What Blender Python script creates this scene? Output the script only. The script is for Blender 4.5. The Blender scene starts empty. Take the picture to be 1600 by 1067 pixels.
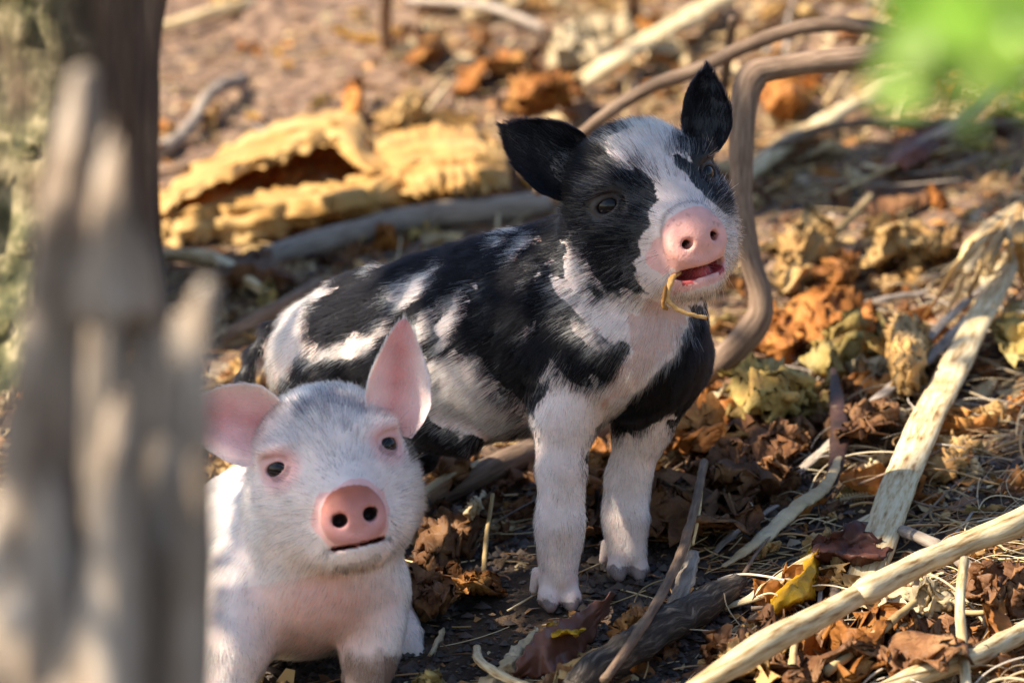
import bpy, bmesh, math, random
import numpy as np
from mathutils import Vector, Matrix

SC = bpy.context.scene
COL = SC.collection
RNG = np.random.default_rng(7)
random.seed(7)

# ------------------------------------------------------------------ camera
LENS = 190.0
FPX = 1600 * LENS / 36.0            # photograph pixels per unit tangent
D0 = 3.67                           # distance of the reference plane (front feet of the spotted piglet)
S0 = D0 / FPX                       # metres per photograph pixel at that distance
PITCH = math.radians(6.0)
FW = np.array([0.0, math.cos(PITCH), -math.sin(PITCH)])
RT = np.array([1.0, 0.0, 0.0])
UP = np.array([0.0, math.sin(PITCH), math.cos(PITCH)])
CAM = -FW * D0
cam_d = bpy.data.cameras.new('camera')
cam_o = bpy.data.objects.new('camera', cam_d)
COL.objects.link(cam_o)
cam_d.lens = LENS
cam_d.sensor_width = 36
cam_d.clip_start = 0.05
cam_d.clip_end = 400
cam_d.dof.use_dof = True
cam_d.dof.focus_distance = D0 - 0.055
cam_d.dof.aperture_fstop = 7.6
cam_o.location = CAM
cam_o.rotation_euler = (math.pi / 2 - PITCH, 0, 0)
SC.camera = cam_o

# ------------------------------------------------------------------ light
TO_SUN = np.array([-0.68, -0.27, 0.68]); TO_SUN /= np.linalg.norm(TO_SUN)
SUN_EL = math.asin(TO_SUN[2])
SUN_AZ = math.atan2(TO_SUN[0], TO_SUN[1])
world = bpy.data.worlds.new('World'); SC.world = world; world.use_nodes = True
wn = world.node_tree.nodes; wl = world.node_tree.links
sky = wn.new('ShaderNodeTexSky'); sky.sky_type = 'NISHITA'; sky.sun_disc = False
sky.sun_elevation = SUN_EL; sky.sun_rotation = SUN_AZ
sky.dust_density = 0.6
wl.new(sky.outputs[0], wn['Background'].inputs[0]); wn['Background'].inputs[1].default_value = 0.085
sun_d = bpy.data.lights.new('sun', 'SUN'); sun_d.energy = 5.0; sun_d.angle = math.radians(0.55); sun_d.color = (1.0, 0.88, 0.70)
sun_o = bpy.data.objects.new('sun', sun_d); COL.objects.link(sun_o)
sun_o.rotation_euler = Vector(-TO_SUN).to_track_quat('-Z', 'Y').to_euler()
SC.view_settings.view_transform = 'Standard'; SC.view_settings.look = 'None'
SC.view_settings.exposure = 1.35; SC.view_settings.gamma = 1; SC.view_settings.use_curve_mapping = False
SC.cycles.max_bounces = 6; SC.cycles.transparent_max_bounces = 4; SC.cycles.use_denoising = True
SC.cycles_curves.shape = 'RIBBONS'

# ------------------------------------------------------------------ pixel <-> place
def Wp(px, py, z=0.0):
    """photograph pixel + depth offset z (in reference pixels, away from the camera) -> world point"""
    dep = D0 + np.asarray(z, float) * S0
    a = (np.asarray(px, float) - 800) / FPX; b = (533.5 - np.asarray(py, float)) / FPX
    return CAM + dep[..., None] * (FW + a[..., None] * RT + b[..., None] * UP)
def sc(z):
    return S0 * (D0 + z * S0) / D0
def proj(P):
    v = P - CAM; dep = v @ FW
    return 800 + FPX * (v @ RT) / dep, 533.5 - FPX * (v @ UP) / dep
def vdir(x, y, z):
    """direction in picture axes (right, up, away) -> world"""
    return x * RT + y * UP + z * FW

# ------------------------------------------------------------------ noise
def _h(ix, iy, iz, seed):
    n = (ix * 374761393 + iy * 668265263 + iz * 2147483647 + seed * 1274126177) & 0xffffffff
    n = ((n ^ (n >> 13)) * 1274126177) & 0xffffffff
    n = ((n ^ (n >> 16)) * 2246822519) & 0xffffffff
    return ((n ^ (n >> 15)) & 0xffff) / 32767.5 - 1.0
def vnoise(P, seed=0):
    P = np.atleast_2d(P); i = np.floor(P).astype(np.int64); f = P - i; f = f * f * (3 - 2 * f)
    out = 0
    for a in (0, 1):
        wx = f[:, 0] if a else 1 - f[:, 0]
        for b in (0, 1):
            wy = f[:, 1] if b else 1 - f[:, 1]
            for c in (0, 1):
                wz = f[:, 2] if c else 1 - f[:, 2]
                out = out + wx * wy * wz * _h(i[:, 0] + a, i[:, 1] + b, i[:, 2] + c, seed)
    return out
def fbm(P, o=3, seed=0):
    P = np.atleast_2d(P); r = 0; a = 1.0
    for k in range(o):
        r = r + a * vnoise(P * (2 ** k), seed + k * 17); a *= 0.5
    return r
def vn3(P, seed=0, o=2):
    return np.stack([fbm(P, o, seed), fbm(P, o, seed + 101), fbm(P, o, seed + 211)], -1)

# ------------------------------------------------------------------ objects
def link(name, data, parent=None, mat=None, smooth=True):
    o = bpy.data.objects.new(name, data); COL.objects.link(o)
    if parent is not None: o.parent = parent
    if mat is not None and data is not None:
        data.materials.clear(); data.materials.append(mat)
    if smooth and isinstance(data, bpy.types.Mesh):
        data.shade_smooth()
    return o
def tag(o, label, cat, group=None):
    o['label'] = label; o['category'] = cat
    if group: o['group'] = group
    return o
def empty(name, loc, label=None, cat=None, group=None):
    o = bpy.data.objects.new(name, None); COL.objects.link(o); o.location = loc; o.empty_display_size = 0.02
    if label: tag(o, label, cat, group)
    return o
def mesh_from(name, V, F):
    me = bpy.data.meshes.new(name)
    me.from_pydata([tuple(v) for v in V], [], [tuple(int(i) for i in f) for f in F]); me.update()
    return me
def mesh_fast(name, V, Q):
    """all-quad mesh from arrays"""
    me = bpy.data.meshes.new(name); n = len(Q)
    me.vertices.add(len(V)); me.vertices.foreach_set('co', np.asarray(V, np.float32).ravel())
    me.loops.add(n * 4); me.loops.foreach_set('vertex_index', np.asarray(Q, np.int32).ravel())
    me.polygons.add(n); me.polygons.foreach_set('loop_start', np.arange(n, dtype=np.int32) * 4)
    me.update(calc_edges=True); me.validate()
    return me
def set_col(me, name, C):
    a = me.color_attributes.new(name, 'FLOAT_COLOR', 'POINT')
    C4 = np.ones((len(C), 4), np.float32); C4[:, :3] = C
    a.data.foreach_set('color', C4.ravel())
def grid_faces(nu, nv, wrap=False):
    F = []
    for i in range(nu - 1):
        for j in range(nv - (0 if wrap else 1)):
            k = (j + 1) % nv
            F.append((i * nv + j, i * nv + k, (i + 1) * nv + k, (i + 1) * nv + j))
    return F
def catmull(P, n):
    P = np.asarray(P, float); m = len(P)
    if m == 2:
        t = np.linspace(0, 1, n)[:, None]; return P[0] * (1 - t) + P[1] * t
    Q = np.vstack([2 * P[0] - P[1], P, 2 * P[-1] - P[-2]])
    out = []
    for s in np.linspace(0, m - 1 - 1e-9, n):
        i = int(s); t = s - i; a, b, c, d = Q[i], Q[i + 1], Q[i + 2], Q[i + 3]
        out.append(0.5 * (2 * b + (c - a) * t + (2 * a - 5 * b + 4 * c - d) * t * t + (3 * b - a - 3 * c + d) * t ** 3))
    return np.array(out)

# ------------------------------------------------------------------ materials
def newmat(name):
    m = bpy.data.materials.new(name); m.use_nodes = True
    return m, m.node_tree.nodes, m.node_tree.links, m.node_tree.nodes['Principled BSDF']
def ramp(nt, stops):
    r = nt.new('ShaderNodeValToRGB')
    while len(r.color_ramp.elements) < len(stops): r.color_ramp.elements.new(0.5)
    for e, (p, c) in zip(r.color_ramp.elements, stops):
        e.position = p; e.color = (*c, 1)
    return r
def tex_mat(name, stops, scale=30.0, stretch=(1, 1, 1), rough=0.75, bump=0.4, bump_scale=None, trans=0.0, spec=0.3,
            vary=0.25, coord='Object', bdist=0.002, detail=6.0, crack=0.0, attr=None):
    """noise-coloured surface; vary = how far single objects differ in lightness; trans = light let through (leaves)"""
    m, n, l, b = newmat(name)
    tc = n.new('ShaderNodeTexCoord'); mp = n.new('ShaderNodeMapping'); mp.inputs['Scale'].default_value = stretch
    if attr:
        at = n.new('ShaderNodeAttribute'); at.attribute_name = attr; l.new(at.outputs['Vector'], mp.inputs[0])
    else: l.new(tc.outputs[coord], mp.inputs[0])
    oi = n.new('ShaderNodeObjectInfo')
    add = n.new('ShaderNodeVectorMath'); add.operation = 'ADD'
    mul = n.new('ShaderNodeVectorMath'); mul.operation = 'SCALE'; mul.inputs[0].default_value = (7, 13, 5)
    l.new(oi.outputs['Random'], mul.inputs['Scale']); l.new(mp.outputs[0], add.inputs[0]); l.new(mul.outputs[0], add.inputs[1])
    nz = n.new('ShaderNodeTexNoise'); nz.inputs['Scale'].default_value = scale; nz.inputs['Detail'].default_value = detail
    nz.inputs['Roughness'].default_value = 0.62
    l.new(add.outputs[0], nz.inputs['Vector'])
    r = ramp(n, stops); l.new(nz.outputs[0], r.inputs[0])
    hsv = n.new('ShaderNodeHueSaturation')
    mr = n.new('ShaderNodeMapRange'); mr.inputs[3].default_value = 1 - vary; mr.inputs[4].default_value = 1 + vary
    l.new(oi.outputs['Random'], mr.inputs[0]); l.new(mr.outputs[0], hsv.inputs['Value']); l.new(r.outputs[0], hsv.inputs['Color'])
    l.new(hsv.outputs[0], b.inputs['Base Color'])
    b.inputs['Roughness'].default_value = rough; b.inputs['Specular IOR Level'].default_value = spec
    nb = n.new('ShaderNodeTexNoise'); nb.inputs['Scale'].default_value = bump_scale or scale * 3; nb.inputs['Detail'].default_value = 5
    l.new(add.outputs[0], nb.inputs['Vector'])
    bp = n.new('ShaderNodeBump'); bp.inputs['Strength'].default_value = bump; bp.inputs['Distance'].default_value = bdist
    l.new(nb.outputs[0], bp.inputs['Height'])
    if crack:      # creases of a dried leaf
        vo = n.new('ShaderNodeTexVoronoi'); vo.feature = 'DISTANCE_TO_EDGE'; vo.inputs['Scale'].default_value = crack
        wp = n.new('ShaderNodeVectorMath'); wp.operation = 'ADD'; nw = n.new('ShaderNodeTexNoise'); nw.inputs['Scale'].default_value = crack * .6; l.new(add.outputs[0], nw.inputs['Vector'])
        sw = n.new('ShaderNodeVectorMath'); sw.operation = 'SCALE'; sw.inputs['Scale'].default_value = 1.2 / crack; l.new(nw.outputs['Color'], sw.inputs[0])
        l.new(add.outputs[0], wp.inputs[0]); l.new(sw.outputs[0], wp.inputs[1]); l.new(wp.outputs[0], vo.inputs['Vector'])
        b2 = n.new('ShaderNodeBump'); b2.inputs['Strength'].default_value = 0.8; b2.inputs['Distance'].default_value = 0.35 / crack
        l.new(vo.outputs['Distance'], b2.inputs['Height']); l.new(b2.outputs[0], bp.inputs['Normal'])
    l.new(bp.outputs[0], b.inputs['Normal'])
    if trans > 0:
        t = n.new('ShaderNodeBsdfTranslucent'); mx = n.new('ShaderNodeMixShader'); mx.inputs[0].default_value = trans
        l.new(hsv.outputs[0], t.inputs[0]); l.new(bp.outputs[0], t.inputs['Normal'])
        l.new(b.outputs[0], mx.inputs[1]); l.new(t.outputs[0], mx.inputs[2])
        l.new(mx.outputs[0], n['Material Output'].inputs[0])
    return m

# ------------------------------------------------------------------ smooth bodies: signed distances -> one skin
def roundcone(A, B, ra, rb):
    A = np.asarray(A, float); B = np.asarray(B, float); ba = B - A; l2 = ba @ ba; rr = ra - rb; a2 = l2 - rr * rr; il2 = 1 / l2
    def d(P):
        pa = P - A; y = pa @ ba; z = y - l2
        q = pa * l2 - y[:, None] * ba
        x2 = np.einsum('ij,ij->i', q, q); y2 = y * y * l2; z2 = z * z * l2
        k = np.sign(rr) * rr * rr * x2
        o = (np.sqrt(x2 * a2 * il2) + y * rr) * il2 - ra
        c1 = np.sign(z) * a2 * z2 > k; c2 = np.sign(y) * a2 * y2 < k
        o = np.where(c2, np.sqrt(x2 + y2) * il2 - ra, o)
        return np.where(c1, np.sqrt(x2 + z2) * il2 - rb, o)
    d.c = (A + B) / 2; d.r = math.sqrt(l2) / 2 + max(ra, rb)
    return d
def ellipsoid(C, ax, r):
    C = np.asarray(C, float); ax = np.asarray(ax, float); r = np.asarray(r, float)
    def d(P):
        q = (P - C) @ ax.T
        k0 = np.linalg.norm(q / r, axis=1); k1 = np.linalg.norm(q / (r * r), axis=1) + 1e-9
        return k0 * (k0 - 1) / k1
    d.c = C; d.r = r.max()
    return d
def puck(C, ax, rl, ru, hf, rnd):
    """elliptic disc, ax rows: forward, up, left"""
    C = np.asarray(C, float); ax = np.asarray(ax, float)
    def d(P):
        q = (P - C) @ ax.T
        k0 = np.sqrt((q[:, 2] / rl) ** 2 + (q[:, 1] / ru) ** 2)
        a = (k0 - 1) * min(rl, ru) + rnd; b = np.abs(q[:, 0]) - hf + rnd
        return np.minimum(np.maximum(a, b), 0) + np.sqrt(np.maximum(a, 0) ** 2 + np.maximum(b, 0) ** 2) - rnd
    d.c = C; d.r = max(rl, ru) + hf
    return d
def smin(a, b, k):
    h = np.maximum(k - np.abs(a - b), 0) / k
    return np.minimum(a, b) - h * h * k * 0.25
class Body:
    def __init__(self): self.ops = []
    def add(self, d, k, flow=None, hl=1.0): self.ops.append(('+', d, k, flow, hl)); return self
    def cut(self, d, k): self.ops.append(('-', d, k, None, 0)); return self
    def near(self, P, m):
        lo, hi = P.min(0), P.max(0); c = (lo + hi) / 2; r = np.linalg.norm(hi - lo) / 2
        return [o for o in self.ops if np.linalg.norm(o[1].c - c) < r + o[1].r + m]
    def sdf(self, P):
        r = np.full(len(P), 0.03)
        first = True
        for op, d, k, _, _ in self.near(P, 0.03):
            v = d(P)
            if first and op == '+': r = v; first = False
            elif op == '+': r = smin(r, v, k)
            else: r = -smin(-r, v, k)
        return r
    def flow(self, P):
        """lie of the coat and its relative length, worked out cell by cell"""
        key = np.floor(P / 0.03).astype(np.int64); key = (key[:, 0] * 4001 + key[:, 1]) * 4001 + key[:, 2]
        order = np.argsort(key, kind='stable'); cuts = np.flatnonzero(np.diff(key[order])) + 1
        F = np.zeros_like(P); L = np.zeros(len(P))
        for ids in np.split(order, cuts):
            p = P[ids]; w0 = 1e-12; f0 = np.zeros_like(p); l0 = np.zeros(len(p))
            for op, d, k, fl, hl in self.near(p, 0.035):
                if op != '+' or fl is None: continue
                w = np.exp(-np.clip(d(p), -0.02, 0.2) / 0.006)
                f0 += (fl(p) if callable(fl) else np.broadcast_to(fl, p.shape)) * w[:, None]; l0 += hl * w; w0 = w0 + w
            F[ids] = f0 / np.reshape(w0, (-1, 1)); L[ids] = l0 / w0
        return F / (np.linalg.norm(F, axis=1)[:, None] + 1e-9), L
def surface_nets(sdf, lo, hi, h, B=16):
    lo = np.asarray(lo); nb = np.maximum(1, np.ceil((np.asarray(hi) - lo) / (h * B)).astype(int)); n = nb * B
    bi = np.stack(np.meshgrid(*[np.arange(k) for k in nb], indexing='ij'), -1).reshape(-1, 3)
    cen = lo + (bi + 0.5) * B * h; dc = np.concatenate([sdf(c) for c in np.array_split(cen, max(1, len(cen) // 60))])
    phi = np.empty(tuple(n), np.float32)
    ph = phi.reshape(nb[0], B, nb[1], B, nb[2], B)
    ph[...] = dc.reshape(tuple(nb))[:, None, :, None, :, None]
    keep = np.where(np.abs(dc) < 1.25 * B * h)[0]
    loc = np.stack(np.meshgrid(*[np.arange(B)] * 3, indexing='ij'), -1).reshape(-1, 3)
    for c in range(0, len(keep)):
        ks = keep[c:c + 1]
        P = (lo + (bi[ks][:, None, :] * B + loc[None]) * h).reshape(-1, 3)
        v = sdf(P).reshape(len(ks), B, B, B)
        for q, kk in enumerate(ks):
            i, j, k = bi[kk]; ph[i, :, j, :, k, :] = v[q]
    ins = phi < 0
    cs = np.zeros(tuple(n - 1), np.int8)
    for a in (0, 1):
        for b in (0, 1):
            for c in (0, 1):
                cs += ins[a:n[0] - 1 + a, b:n[1] - 1 + b, c:n[2] - 1 + c]
    act = (cs > 0) & (cs < 8)
    cell = np.argwhere(act); idx = np.full(tuple(n - 1), -1, np.int32); idx[act] = np.arange(len(cell))
    acc = np.zeros((len(cell), 3)); cnt = np.zeros(len(cell))
    corners = [(a, b, c) for a in (0, 1) for b in (0, 1) for c in (0, 1)]
    for p in corners:
        for ax in range(3):
            if p[ax]: continue
            q = list(p); q[ax] = 1
            va = phi[cell[:, 0] + p[0], cell[:, 1] + p[1], cell[:, 2] + p[2]]; vb = phi[cell[:, 0] + q[0], cell[:, 1] + q[1], cell[:, 2] + q[2]]
            m = (va < 0) != (vb < 0); t = np.where(m, va / np.where(m, va - vb, 1), 0)
            pos = np.tile(np.array(p, float), (len(cell), 1)); pos[:, ax] += t
            acc += pos * m[:, None]; cnt += m
    V = lo + (cell + acc / cnt[:, None]) * h
    Q = []
    for ax in range(3):
        o1, o2 = [(1, 2), (2, 0), (0, 1)][ax]
        sl = [slice(1, -1)] * 3; sl[ax] = slice(0, -1); s2 = [slice(1, -1)] * 3; s2[ax] = slice(1, None)
        a = ins[tuple(sl)]; b = ins[tuple(s2)]
        e = np.argwhere(a != b)
        off = np.array([1, 1, 1]); off[ax] = 0
        flip = a[e[:, 0], e[:, 1], e[:, 2]]
        e = e + off
        d1 = np.zeros(3, int); d1[o1] = 1; d2 = np.zeros(3, int); d2[o2] = 1
        g = lambda x: idx[x[:, 0], x[:, 1], x[:, 2]]
        q = np.stack([g(e - d1 - d2), g(e - d2), g(e), g(e - d1)], 1)
        q[~flip] = q[~flip][:, ::-1]
        Q.append(q)
    Q = np.concatenate(Q); Q = Q[(Q >= 0).all(1)]
    return V, Q
def inpoly(x, y, poly):
    c = np.zeros(len(x), bool); n = len(poly); j = n - 1
    for i in range(n):
        xi, yi = poly[i]; xj, yj = poly[j]
        c ^= ((yi > y) != (yj > y)) & (x < (xj - xi) * (y - yi) / (yj - yi + 1e-9) + xi)
        j = i
    return c
def segdist(x, y, a, b):
    ax, ay = a; bx, by = b; dx, dy = bx - ax, by - ay
    t = np.clip(((x - ax) * dx + (y - ay) * dy) / (dx * dx + dy * dy), 0, 1)
    return np.hypot(x - ax - t * dx, y - ay - t * dy)
# ------------------------------------------------------------------ ground: one tilted, uneven sheet of soil
SX, TG = 0.10, 0.285
def camxyz(P):
    v = P - CAM; return v @ RT, v @ UP, v @ FW - D0
_f = Wp(878, 962, -62); _x, _y, _z = camxyz(_f)
GY0 = _y - SX * _x - TG * _z
def bump(x, z):
    P = np.stack([np.atleast_1d(x), np.atleast_1d(z), np.zeros_like(np.atleast_1d(x))], -1)
    far = np.clip((np.hypot(P[:, 0], P[:, 1]) - 0.1) / 0.5, 0.35, 1)
    return (0.014 * fbm(P * 6.0, 3, 3)) * far + 0.0016 * fbm(P * 70, 3, 9) + 0.0022 * np.abs(fbm(P * 38, 2, 5))
def gy(x, z):
    return GY0 + SX * np.asarray(x) + TG * np.asarray(z) + bump(x, z)
GN = UP - SX * RT - TG * FW; GN = GN / np.linalg.norm(GN)
def Ga(px, py, lift=0.0):
    """places on the ground (plus lift in metres) seen at photograph pixels"""
    px = np.asarray(px, float); py = np.asarray(py, float)
    a = (px - 800) / FPX; b = (533.5 - py) / FPX; h = 0.0
    for _ in range(3):
        dep = (GY0 + h + lift - TG * D0) / (b - SX * a - TG)
        h = bump(dep * a, dep - D0)
    return CAM + dep[:, None] * (FW + a[:, None] * RT + b[:, None] * UP)
def G(px, py, lift=0.0): return Ga([px], [py], lift)[0]
def Gxz(x, z, lift=0.0):
    x = np.atleast_1d(x); z = np.atleast_1d(z)
    return CAM + (D0 + z)[:, None] * FW + x[:, None] * RT + (gy(x, z) + lift)[:, None] * UP
def axis(dense_lo, dense_hi, step, far):
    a = list(np.arange(dense_lo, dense_hi, step)); s = step
    x = a[-1]
    while x < far: s *= 1.25; x += s; a.append(x)
    x = a[0]; s = step
    while x > -far: s *= 1.25; x -= s; a.insert(0, x)
    return np.array(a)
gx = axis(-0.62, 0.70, 0.0042, 60); gz = axis(-0.62, 1.9, 0.0062, 60)
GXX, GZZ = np.meshgrid(gx, gz, indexing='ij')
gv = Gxz(GXX.ravel(), GZZ.ravel())
ii = np.arange(len(gx) * len(gz)).reshape(len(gx), len(gz))
gq = np.stack([ii[:-1, :-1], ii[1:, :-1], ii[1:, 1:], ii[:-1, 1:]], -1).reshape(-1, 4)
m_soil = tex_mat('soil', [(0.30, (0.016, 0.012, 0.010)), (0.47, (0.045, 0.032, 0.024)), (0.60, (0.10, 0.062, 0.038)), (0.74, (0.19, 0.11, 0.06))],
                 scale=7.0, rough=0.92, bump=0.9, bump_scale=260, vary=0, bdist=0.004, spec=0.2, detail=12)
_n = m_soil.node_tree.nodes; _l = m_soil.node_tree.links; _b = _n['Principled BSDF']     # earth turns paler and tan up the slope
_src = _b.inputs['Base Color'].links[0].from_socket
_tc = _n.new('ShaderNodeTexCoord'); _sx = _n.new('ShaderNodeSeparateXYZ'); _l.new(_tc.outputs['Object'], _sx.inputs[0])
_nz = _n.new('ShaderNodeTexNoise'); _nz.inputs['Scale'].default_value = 5; _nz.inputs['Detail'].default_value = 6; _l.new(_tc.outputs['Object'], _nz.inputs['Vector'])
_ad = _n.new('ShaderNodeMath'); _l.new(_sx.outputs[1], _ad.inputs[0]); _l.new(_nz.outputs[0], _ad.inputs[1])
_mr = _n.new('ShaderNodeMapRange'); _mr.inputs[1].default_value = 0.65; _mr.inputs[2].default_value = 1.25; _l.new(_ad.outputs[0], _mr.inputs[0])
_n2 = _n.new('ShaderNodeTexNoise'); _n2.inputs['Scale'].default_value = 60; _n2.inputs['Detail'].default_value = 8; _l.new(_tc.outputs['Object'], _n2.inputs['Vector'])
_rp = ramp(_n, [(0.32, (0.07, 0.045, 0.035)), (0.5, (0.19, 0.12, 0.085)), (0.68, (0.36, 0.24, 0.16))]); _l.new(_n2.outputs[0], _rp.inputs[0])
_mx = _n.new('ShaderNodeMixRGB'); _l.new(_mr.outputs[0], _mx.inputs[0]); _l.new(_src, _mx.inputs[1]); _l.new(_rp.outputs[0], _mx.inputs[2]); _l.new(_mx.outputs[0], _b.inputs['Base Color'])
ground = link('ground', mesh_fast('ground', gv, gq), None, m_soil); ground['kind'] = 'structure'
# ------------------------------------------------------------------ piglets
def skin_material(name):
    m, n, l, b = newmat(name)
    a = n.new('ShaderNodeAttribute'); a.attribute_name = 'Col'
    l.new(a.outputs['Color'], b.inputs['Base Color'])
    b.inputs['Roughness'].default_value = 0.5; b.inputs['Specular IOR Level'].default_value = 0.35
    b.inputs['Subsurface Weight'].default_value = 0.35; b.inputs['Subsurface Radius'].default_value = (1.0, 0.35, 0.2); b.inputs['Subsurface Scale'].default_value = 0.004
    tc = n.new('ShaderNodeTexCoord'); v = n.new('ShaderNodeTexVoronoi'); v.inputs['Scale'].default_value = 700
    l.new(tc.outputs['Object'], v.inputs['Vector'])
    nz = n.new('ShaderNodeTexNoise'); nz.inputs['Scale'].default_value = 260; l.new(tc.outputs['Object'], nz.inputs['Vector'])
    ad = n.new('ShaderNodeMath'); l.new(v.outputs['Distance'], ad.inputs[0]); l.new(nz.outputs[0], ad.inputs[1])
    bp = n.new('ShaderNodeBump'); bp.inputs['Strength'].default_value = 0.35; bp.inputs['Distance'].default_value = 0.0006
    l.new(ad.outputs[0], bp.inputs['Height']); l.new(bp.outputs[0], b.inputs['Normal'])
    return m
def fur_material(name, rough=0.42):
    m, n, l, b = newmat(name); n.remove(b)
    h = n.new('ShaderNodeBsdfHairPrincipled'); a = n.new('ShaderNodeAttribute'); a.attribute_name = 'hcol'
    l.new(a.outputs['Color'], h.inputs['Color']); h.inputs['Roughness'].default_value = rough; h.inputs['Radial Roughness'].default_value = 0.55
    h.inputs['IOR'].default_value = 1.22; h.inputs['Random Roughness'].default_value = 0.3
    l.new(h.outputs[0], n['Material Output'].inputs[0]); return m
m_skin = skin_material('piglet_skin'); m_fur = fur_material('piglet_fur')
m_eye, _n, _l, _b = newmat('piglet_eye')
_b.inputs['Base Color'].default_value = (0.006, 0.005, 0.006, 1); _b.inputs['Roughness'].default_value = 0.06; _b.inputs['Specular IOR Level'].default_value = 0.3
m_iris = tex_mat('piglet_iris', [(0.3, (0.01, 0.007, 0.006)), (0.7, (0.05, 0.025, 0.014))], scale=900, rough=0.08, bump=0, vary=0, spec=0.8)

class Frame:
    """axes of a head: forward, up, left, with its origin between the eyes"""
    def __init__(s, O, F, e, scale):
        s.O = O; s.F = F / np.linalg.norm(F); e = e - (e @ s.F) * s.F; s.L = e / np.linalg.norm(e)
        u = np.cross(s.F, s.L); s.U = u if u @ UP > 0 else -u; s.s = scale; s.ax = np.array([s.F, s.U, s.L])
    def __call__(s, f, u, l): return s.O + s.s * (f * s.F + u * s.U + l * s.L)
    def inv(s, P): return ((P - s.O) @ s.ax.T) / s.s

def head_ops(B, H, noset=(76, -82), jaw_drop=0.0, mouth_open=5.0, nostril=9.0, chin=0.0):
    s = H.s; nt, nu = noset
    def fl(P):
        v = P - H(100, -78, 0); v = v / (np.linalg.norm(v, axis=1)[:, None] + 1e-9); return v
    el = lambda C, r, k, hl=1, f=fl: B.add(ellipsoid(H(*C), H.ax, np.array(r) * s), k * s, f, hl)
    el((-78, 0, 0), (98, 106, 112), 20, 1.0)
    for q in (-1, 1): el((-66, -68, 62 * q), (82, 84, 64), 45, 1.0)
    B.add(roundcone(H(-34, -46, 0), H(nt - 26, nu + 6, 0), 74 * s, 47 * s), 36 * s, fl, 0.58)
    B.add(roundcone(H(-55, -104, 0), H(nt - 34, nu - 46 - jaw_drop, 0), 60 * s, 33 * s), 26 * s, fl, 0.5)
    if chin:
        for q in (-1, 1): B.add(roundcone(H(-20, -112, 46 * q), H(nt - 48, nu - 46, 22 * q), 46 * s, chin * s), 30 * s, fl, 0.5)
    for q in (-1, 1):       # upper lips and brows
        B.add(roundcone(H(nt - 58, nu - 16, 34 * q), H(nt - 20, nu - 20, 24 * q), 24 * s, 19 * s), 18 * s, fl, 0.35)
        el((-22, 30, 72 * q), (30, 15, 34), 24, 0.9)
    if mouth_open > 0:
        B.cut(ellipsoid(H(nt - 16, nu - 41 - mouth_open * .4, 0), H.ax, np.array([40, mouth_open, 43]) * s), 5 * s)
    # nose disc, tipped slightly up
    t = math.radians(8); F2 = H.F * math.cos(t) + H.U * math.sin(t); U2 = -H.F * math.sin(t) + H.U * math.cos(t)
    ax = np.array([F2, U2, H.L])
    B.add(puck(H(nt - 6, nu - 1, 0), ax, 48 * s, 39 * s, 13 * s, 9 * s), 9 * s, fl, 0.12)
    for q in (-1, 1):
        c = H(nt + 8, nu - 2, 22 * q)
        B.cut(ellipsoid(c, ax, np.array([26, nostril, nostril * 1.05]) * s), 5 * s)
    # eyes: lids round an almond opening
    eyes = []
    for q in (-1, 1):
        a = H.F * 0.80 + H.L * 0.58 * q + H.U * 0.05; a /= np.linalg.norm(a)
        side = H.U - (H.U @ a) * a; side /= np.linalg.norm(side); wv = np.cross(a, side)
        c = H(-22, 0, 77 * q)
        B.cut(ellipsoid(c + a * 10 * s, np.array([a, side, wv]), np.array([22, 22, 27]) * s), 9 * s)
        B.add(ellipsoid(c, np.array([a, side, wv]), np.array([25, 25, 28]) * s), 8 * s, fl, 0.05)
        tilt = math.radians(14) * q * np.sign(wv @ H.L)
        s2 = side * math.cos(tilt) + wv * math.sin(tilt); w2 = -side * math.sin(tilt) + wv * math.cos(tilt)
        B.cut(ellipsoid(c + a * 22 * s, np.array([a, s2, w2]), np.array([20, 9.5, 17]) * s), 3 * s)
        eyes.append((c + a * 1.5 * s, a, 20.5 * s))
    return eyes

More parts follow.
